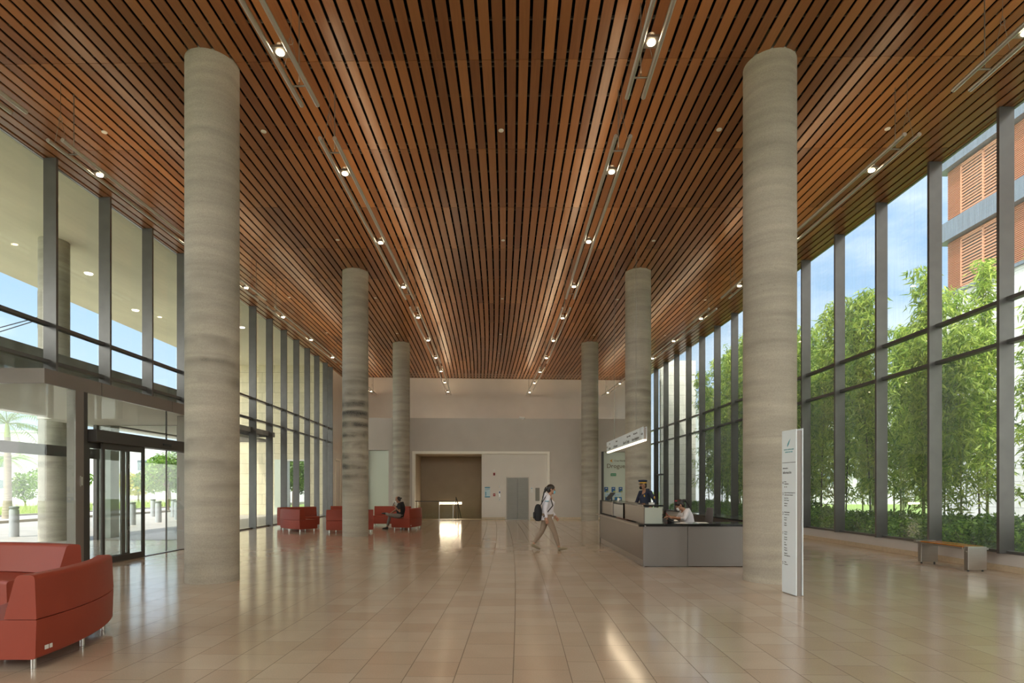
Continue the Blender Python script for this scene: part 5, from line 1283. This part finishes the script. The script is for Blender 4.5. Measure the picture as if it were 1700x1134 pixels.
hp_ = Matrix.Rotation(PI-0.05, 3, 'Z') @ V((0.275, 0.10, 0.945)); ph_.location = V((-3.90, 21.25, 0))+hp_; ph_.rotation_euler = (0, R(-25), PI)
MB().box(-0.005, 0.005, -0.036, 0.036, -0.075, 0.075).build('case', M_ink, ph_, bevel=0.002); MB().box(0.0051, 0.006, -0.032, 0.032, -0.068, 0.068).build('screen', mat('phone_screen', (0.04, 0.05, 0.06), 0.1), ph_)

# guard standing behind the desk
J = dict(pelvis=(0.0, 0, 0.93), chest=(0.02, 0, 1.26), neck=(0.045, 0, 1.46), head=(0.10, 0, 1.60), head_pitch=0.08, head_scale=1.05, head_yaw=-0.2,
         sho_l=(0.0, 0.20, 1.40), sho_r=(0.0, -0.20, 1.40), elb_l=(-0.08, 0.30, 1.14), elb_r=(0.08, -0.27, 1.12), wri_l=(0.03, 0.26, 0.98), wri_r=(0.27, -0.20, 1.02),
         hand_l=((0.8, -0.1, -0.2), (0, 0, -1), 1, 0.5), hand_r=((0.9, 0.1, -0.1), (0, 0, -1), -1, 0.5),
         hip_l=(0.0, 0.10, 0.90), hip_r=(0.0, -0.10, 0.90), kne_l=(0.02, 0.11, 0.50), kne_r=(0.03, -0.11, 0.50), ank_l=(-0.02, 0.11, 0.09), ank_r=(-0.01, -0.11, 0.09),
         heel_l=(-0.06, 0.11, 0.005), toe_l=(0.19, 0.13, 0.005), heel_r=(-0.05, -0.11, 0.005), toe_r=(0.20, -0.13, 0.005), hem=0.97, cuff=0.06, width=1.2)
def hair_g(T, rot): return cap_hair(T, rot, bald=True)
w3, T, rot = person('guard in navy uniform and peaked cap with gold band, behind the desk', (4.03, 16.75, 0), PI+0.55, J, M_skind, M_navy, M_navy, M_shoeb, hair=hair_g, mask=mat('mask_black', (0.012, 0.012, 0.012), 0.8), sleeve=0.95)
capo = empty('peaked_cap', w3.matrix_basis @ V(T((-0.01, 0, 0.062))), PI+0.55-0.2, 'navy peaked cap with gold band on the guard\'s head', 'cap')
capo.location = Matrix.Translation(V((4.03, 16.75, 0))) @ (Matrix.Rotation(PI+0.55, 4, 'Z') @ V(T((-0.01, 0, 0.062))))
MB().rings_z([(0.0, 0.108, 0.092), (0.035, 0.108, 0.092)], 24).build('gold_band', M_gold, capo)
MB().rings_z([(0.0355, 0.108, 0.092), (0.055, 0.130, 0.118, 0.01), (0.085, 0.135, 0.122, 0.012), (0.10, 0.11, 0.10, 0.02), (0.105, 0.04, 0.04, 0.02)], 24).build('crown', M_navy, capo)
rings = []
for i in range(9):
    a = -1.1+2.2*i/8; c_, s_ = math.cos(a), math.sin(a)
    rings.append([V((0.100*c_, 0.085*s_, 0.0)), V(((0.100+0.062*c_)*c_+0.0, (0.085+0.03*c_)*s_, -0.028*c_)), V(((0.100+0.062*c_)*c_, (0.085+0.03*c_)*s_, -0.032*c_)), V((0.100*c_, 0.085*s_, -0.006))])
MB().loft(rings).build('peak', M_shoeb, capo)
MB().ball((0.112, 0, 0.065), (0.01, 0.018, 0.022)).build('badge', M_gold, capo)
MB().ball((0.135, 0.09, 1.30), (0.010, 0.03, 0.038), 10, 6).build('chest_badge', M_gold, w3)
MB().ball((-0.03, 0.325, 1.25), (0.034, 0.014, 0.042), 10, 6).build('shoulder_patch', M_gold, w3)
MB().box(0.145, 0.152, -0.08, -0.03, 1.10, 1.17).build('name_badge', M_wplast, w3)

# receptionist seated behind the desk, writing
J = dict(pelvis=(0.0, 0, 0.56), chest=(0.09, 0, 0.87), neck=(0.15, 0, 1.03), head=(0.235, 0, 1.135), head_pitch=0.55, head_scale=1.0,
         sho_l=(0.12, 0.17, 0.97), sho_r=(0.12, -0.17, 0.97), elb_l=(0.20, 0.25, 0.84), elb_r=(0.20, -0.24, 0.83), wri_l=(0.42, 0.12, 0.855), wri_r=(0.42, -0.10, 0.865),
         hand_l=((0.9, -0.4, -0.05), (0, 0, -1), 1, 0.6), hand_r=((0.9, 0.3, 0.1), (0, 0, -1), -1, 0.7),
         hip_l=(0.02, 0.10, 0.54), hip_r=(0.02, -0.10, 0.54), kne_l=(0.44, 0.13, 0.50), kne_r=(0.44, -0.13, 0.50), ank_l=(0.40, 0.13, 0.09), ank_r=(0.40, -0.13, 0.09),
         heel_l=(0.36, 0.13, 0.005), toe_l=(0.58, 0.13, 0.005), heel_r=(0.36, -0.13, 0.005), toe_r=(0.58, -0.13, 0.005), hem=0.95, cuff=0.05)
def hair_r(T, rot): return cap_hair(T, rot, [((-0.135, 0, 0.05), (0.03, 0.03, 0.03)), ((-0.165, 0, 0.02), (0.026, 0.03, 0.045)), ((-0.175, 0, -0.05), (0.022, 0.028, 0.06)), ((-0.165, 0, -0.12), (0.018, 0.022, 0.05))])
w4, T, rot = person('receptionist in white shirt and white mask bent over her desk, hair in ponytail', (4.12, 12.95, 0), PI, J, M_skind, M_shirtw, M_greyt, M_shoeb, hair=hair_r, mask=M_maskw, sleeve=0.35)
MB().tube([T((0.02, -0.055, 0.125)), T((0.03, 0, 0.138)), T((0.02, 0.055, 0.125))], 0.012, 8).build('hair_band', M_pink, w4)
pen = empty('pen', (3.60, 12.86, 0.90), 0, 'small red pen in the receptionist\'s hand', 'pen')
MB().tube([(0.03, 0, -0.02), (-0.05, 0.02, 0.06)], 0.006, 8).build('barrel', M_pink, pen); MB().tube([(0.03, 0, -0.02), (0.04, -0.0025, -0.03)], [0.005, 0.001], 8).build('tip', M_ink, pen)

oc_ = empty('overhead_cable', (-13.8, 17.0, 6.6), 0, 'pair of thin dark cables running off left from the canopy column', 'cable')
for dz in (0.0, -0.35): MB().tube([(0, 0, dz*0.2), (-8, 2.4, -0.9+dz), (-16, 5, -1.5+dz*2)], 0.015, 6).build('wire', M_ink, oc_)
MB().box(-0.06, 0.06, -0.05, 0.05, -0.35, 0.75).build('bracket', M_boll, oc_)
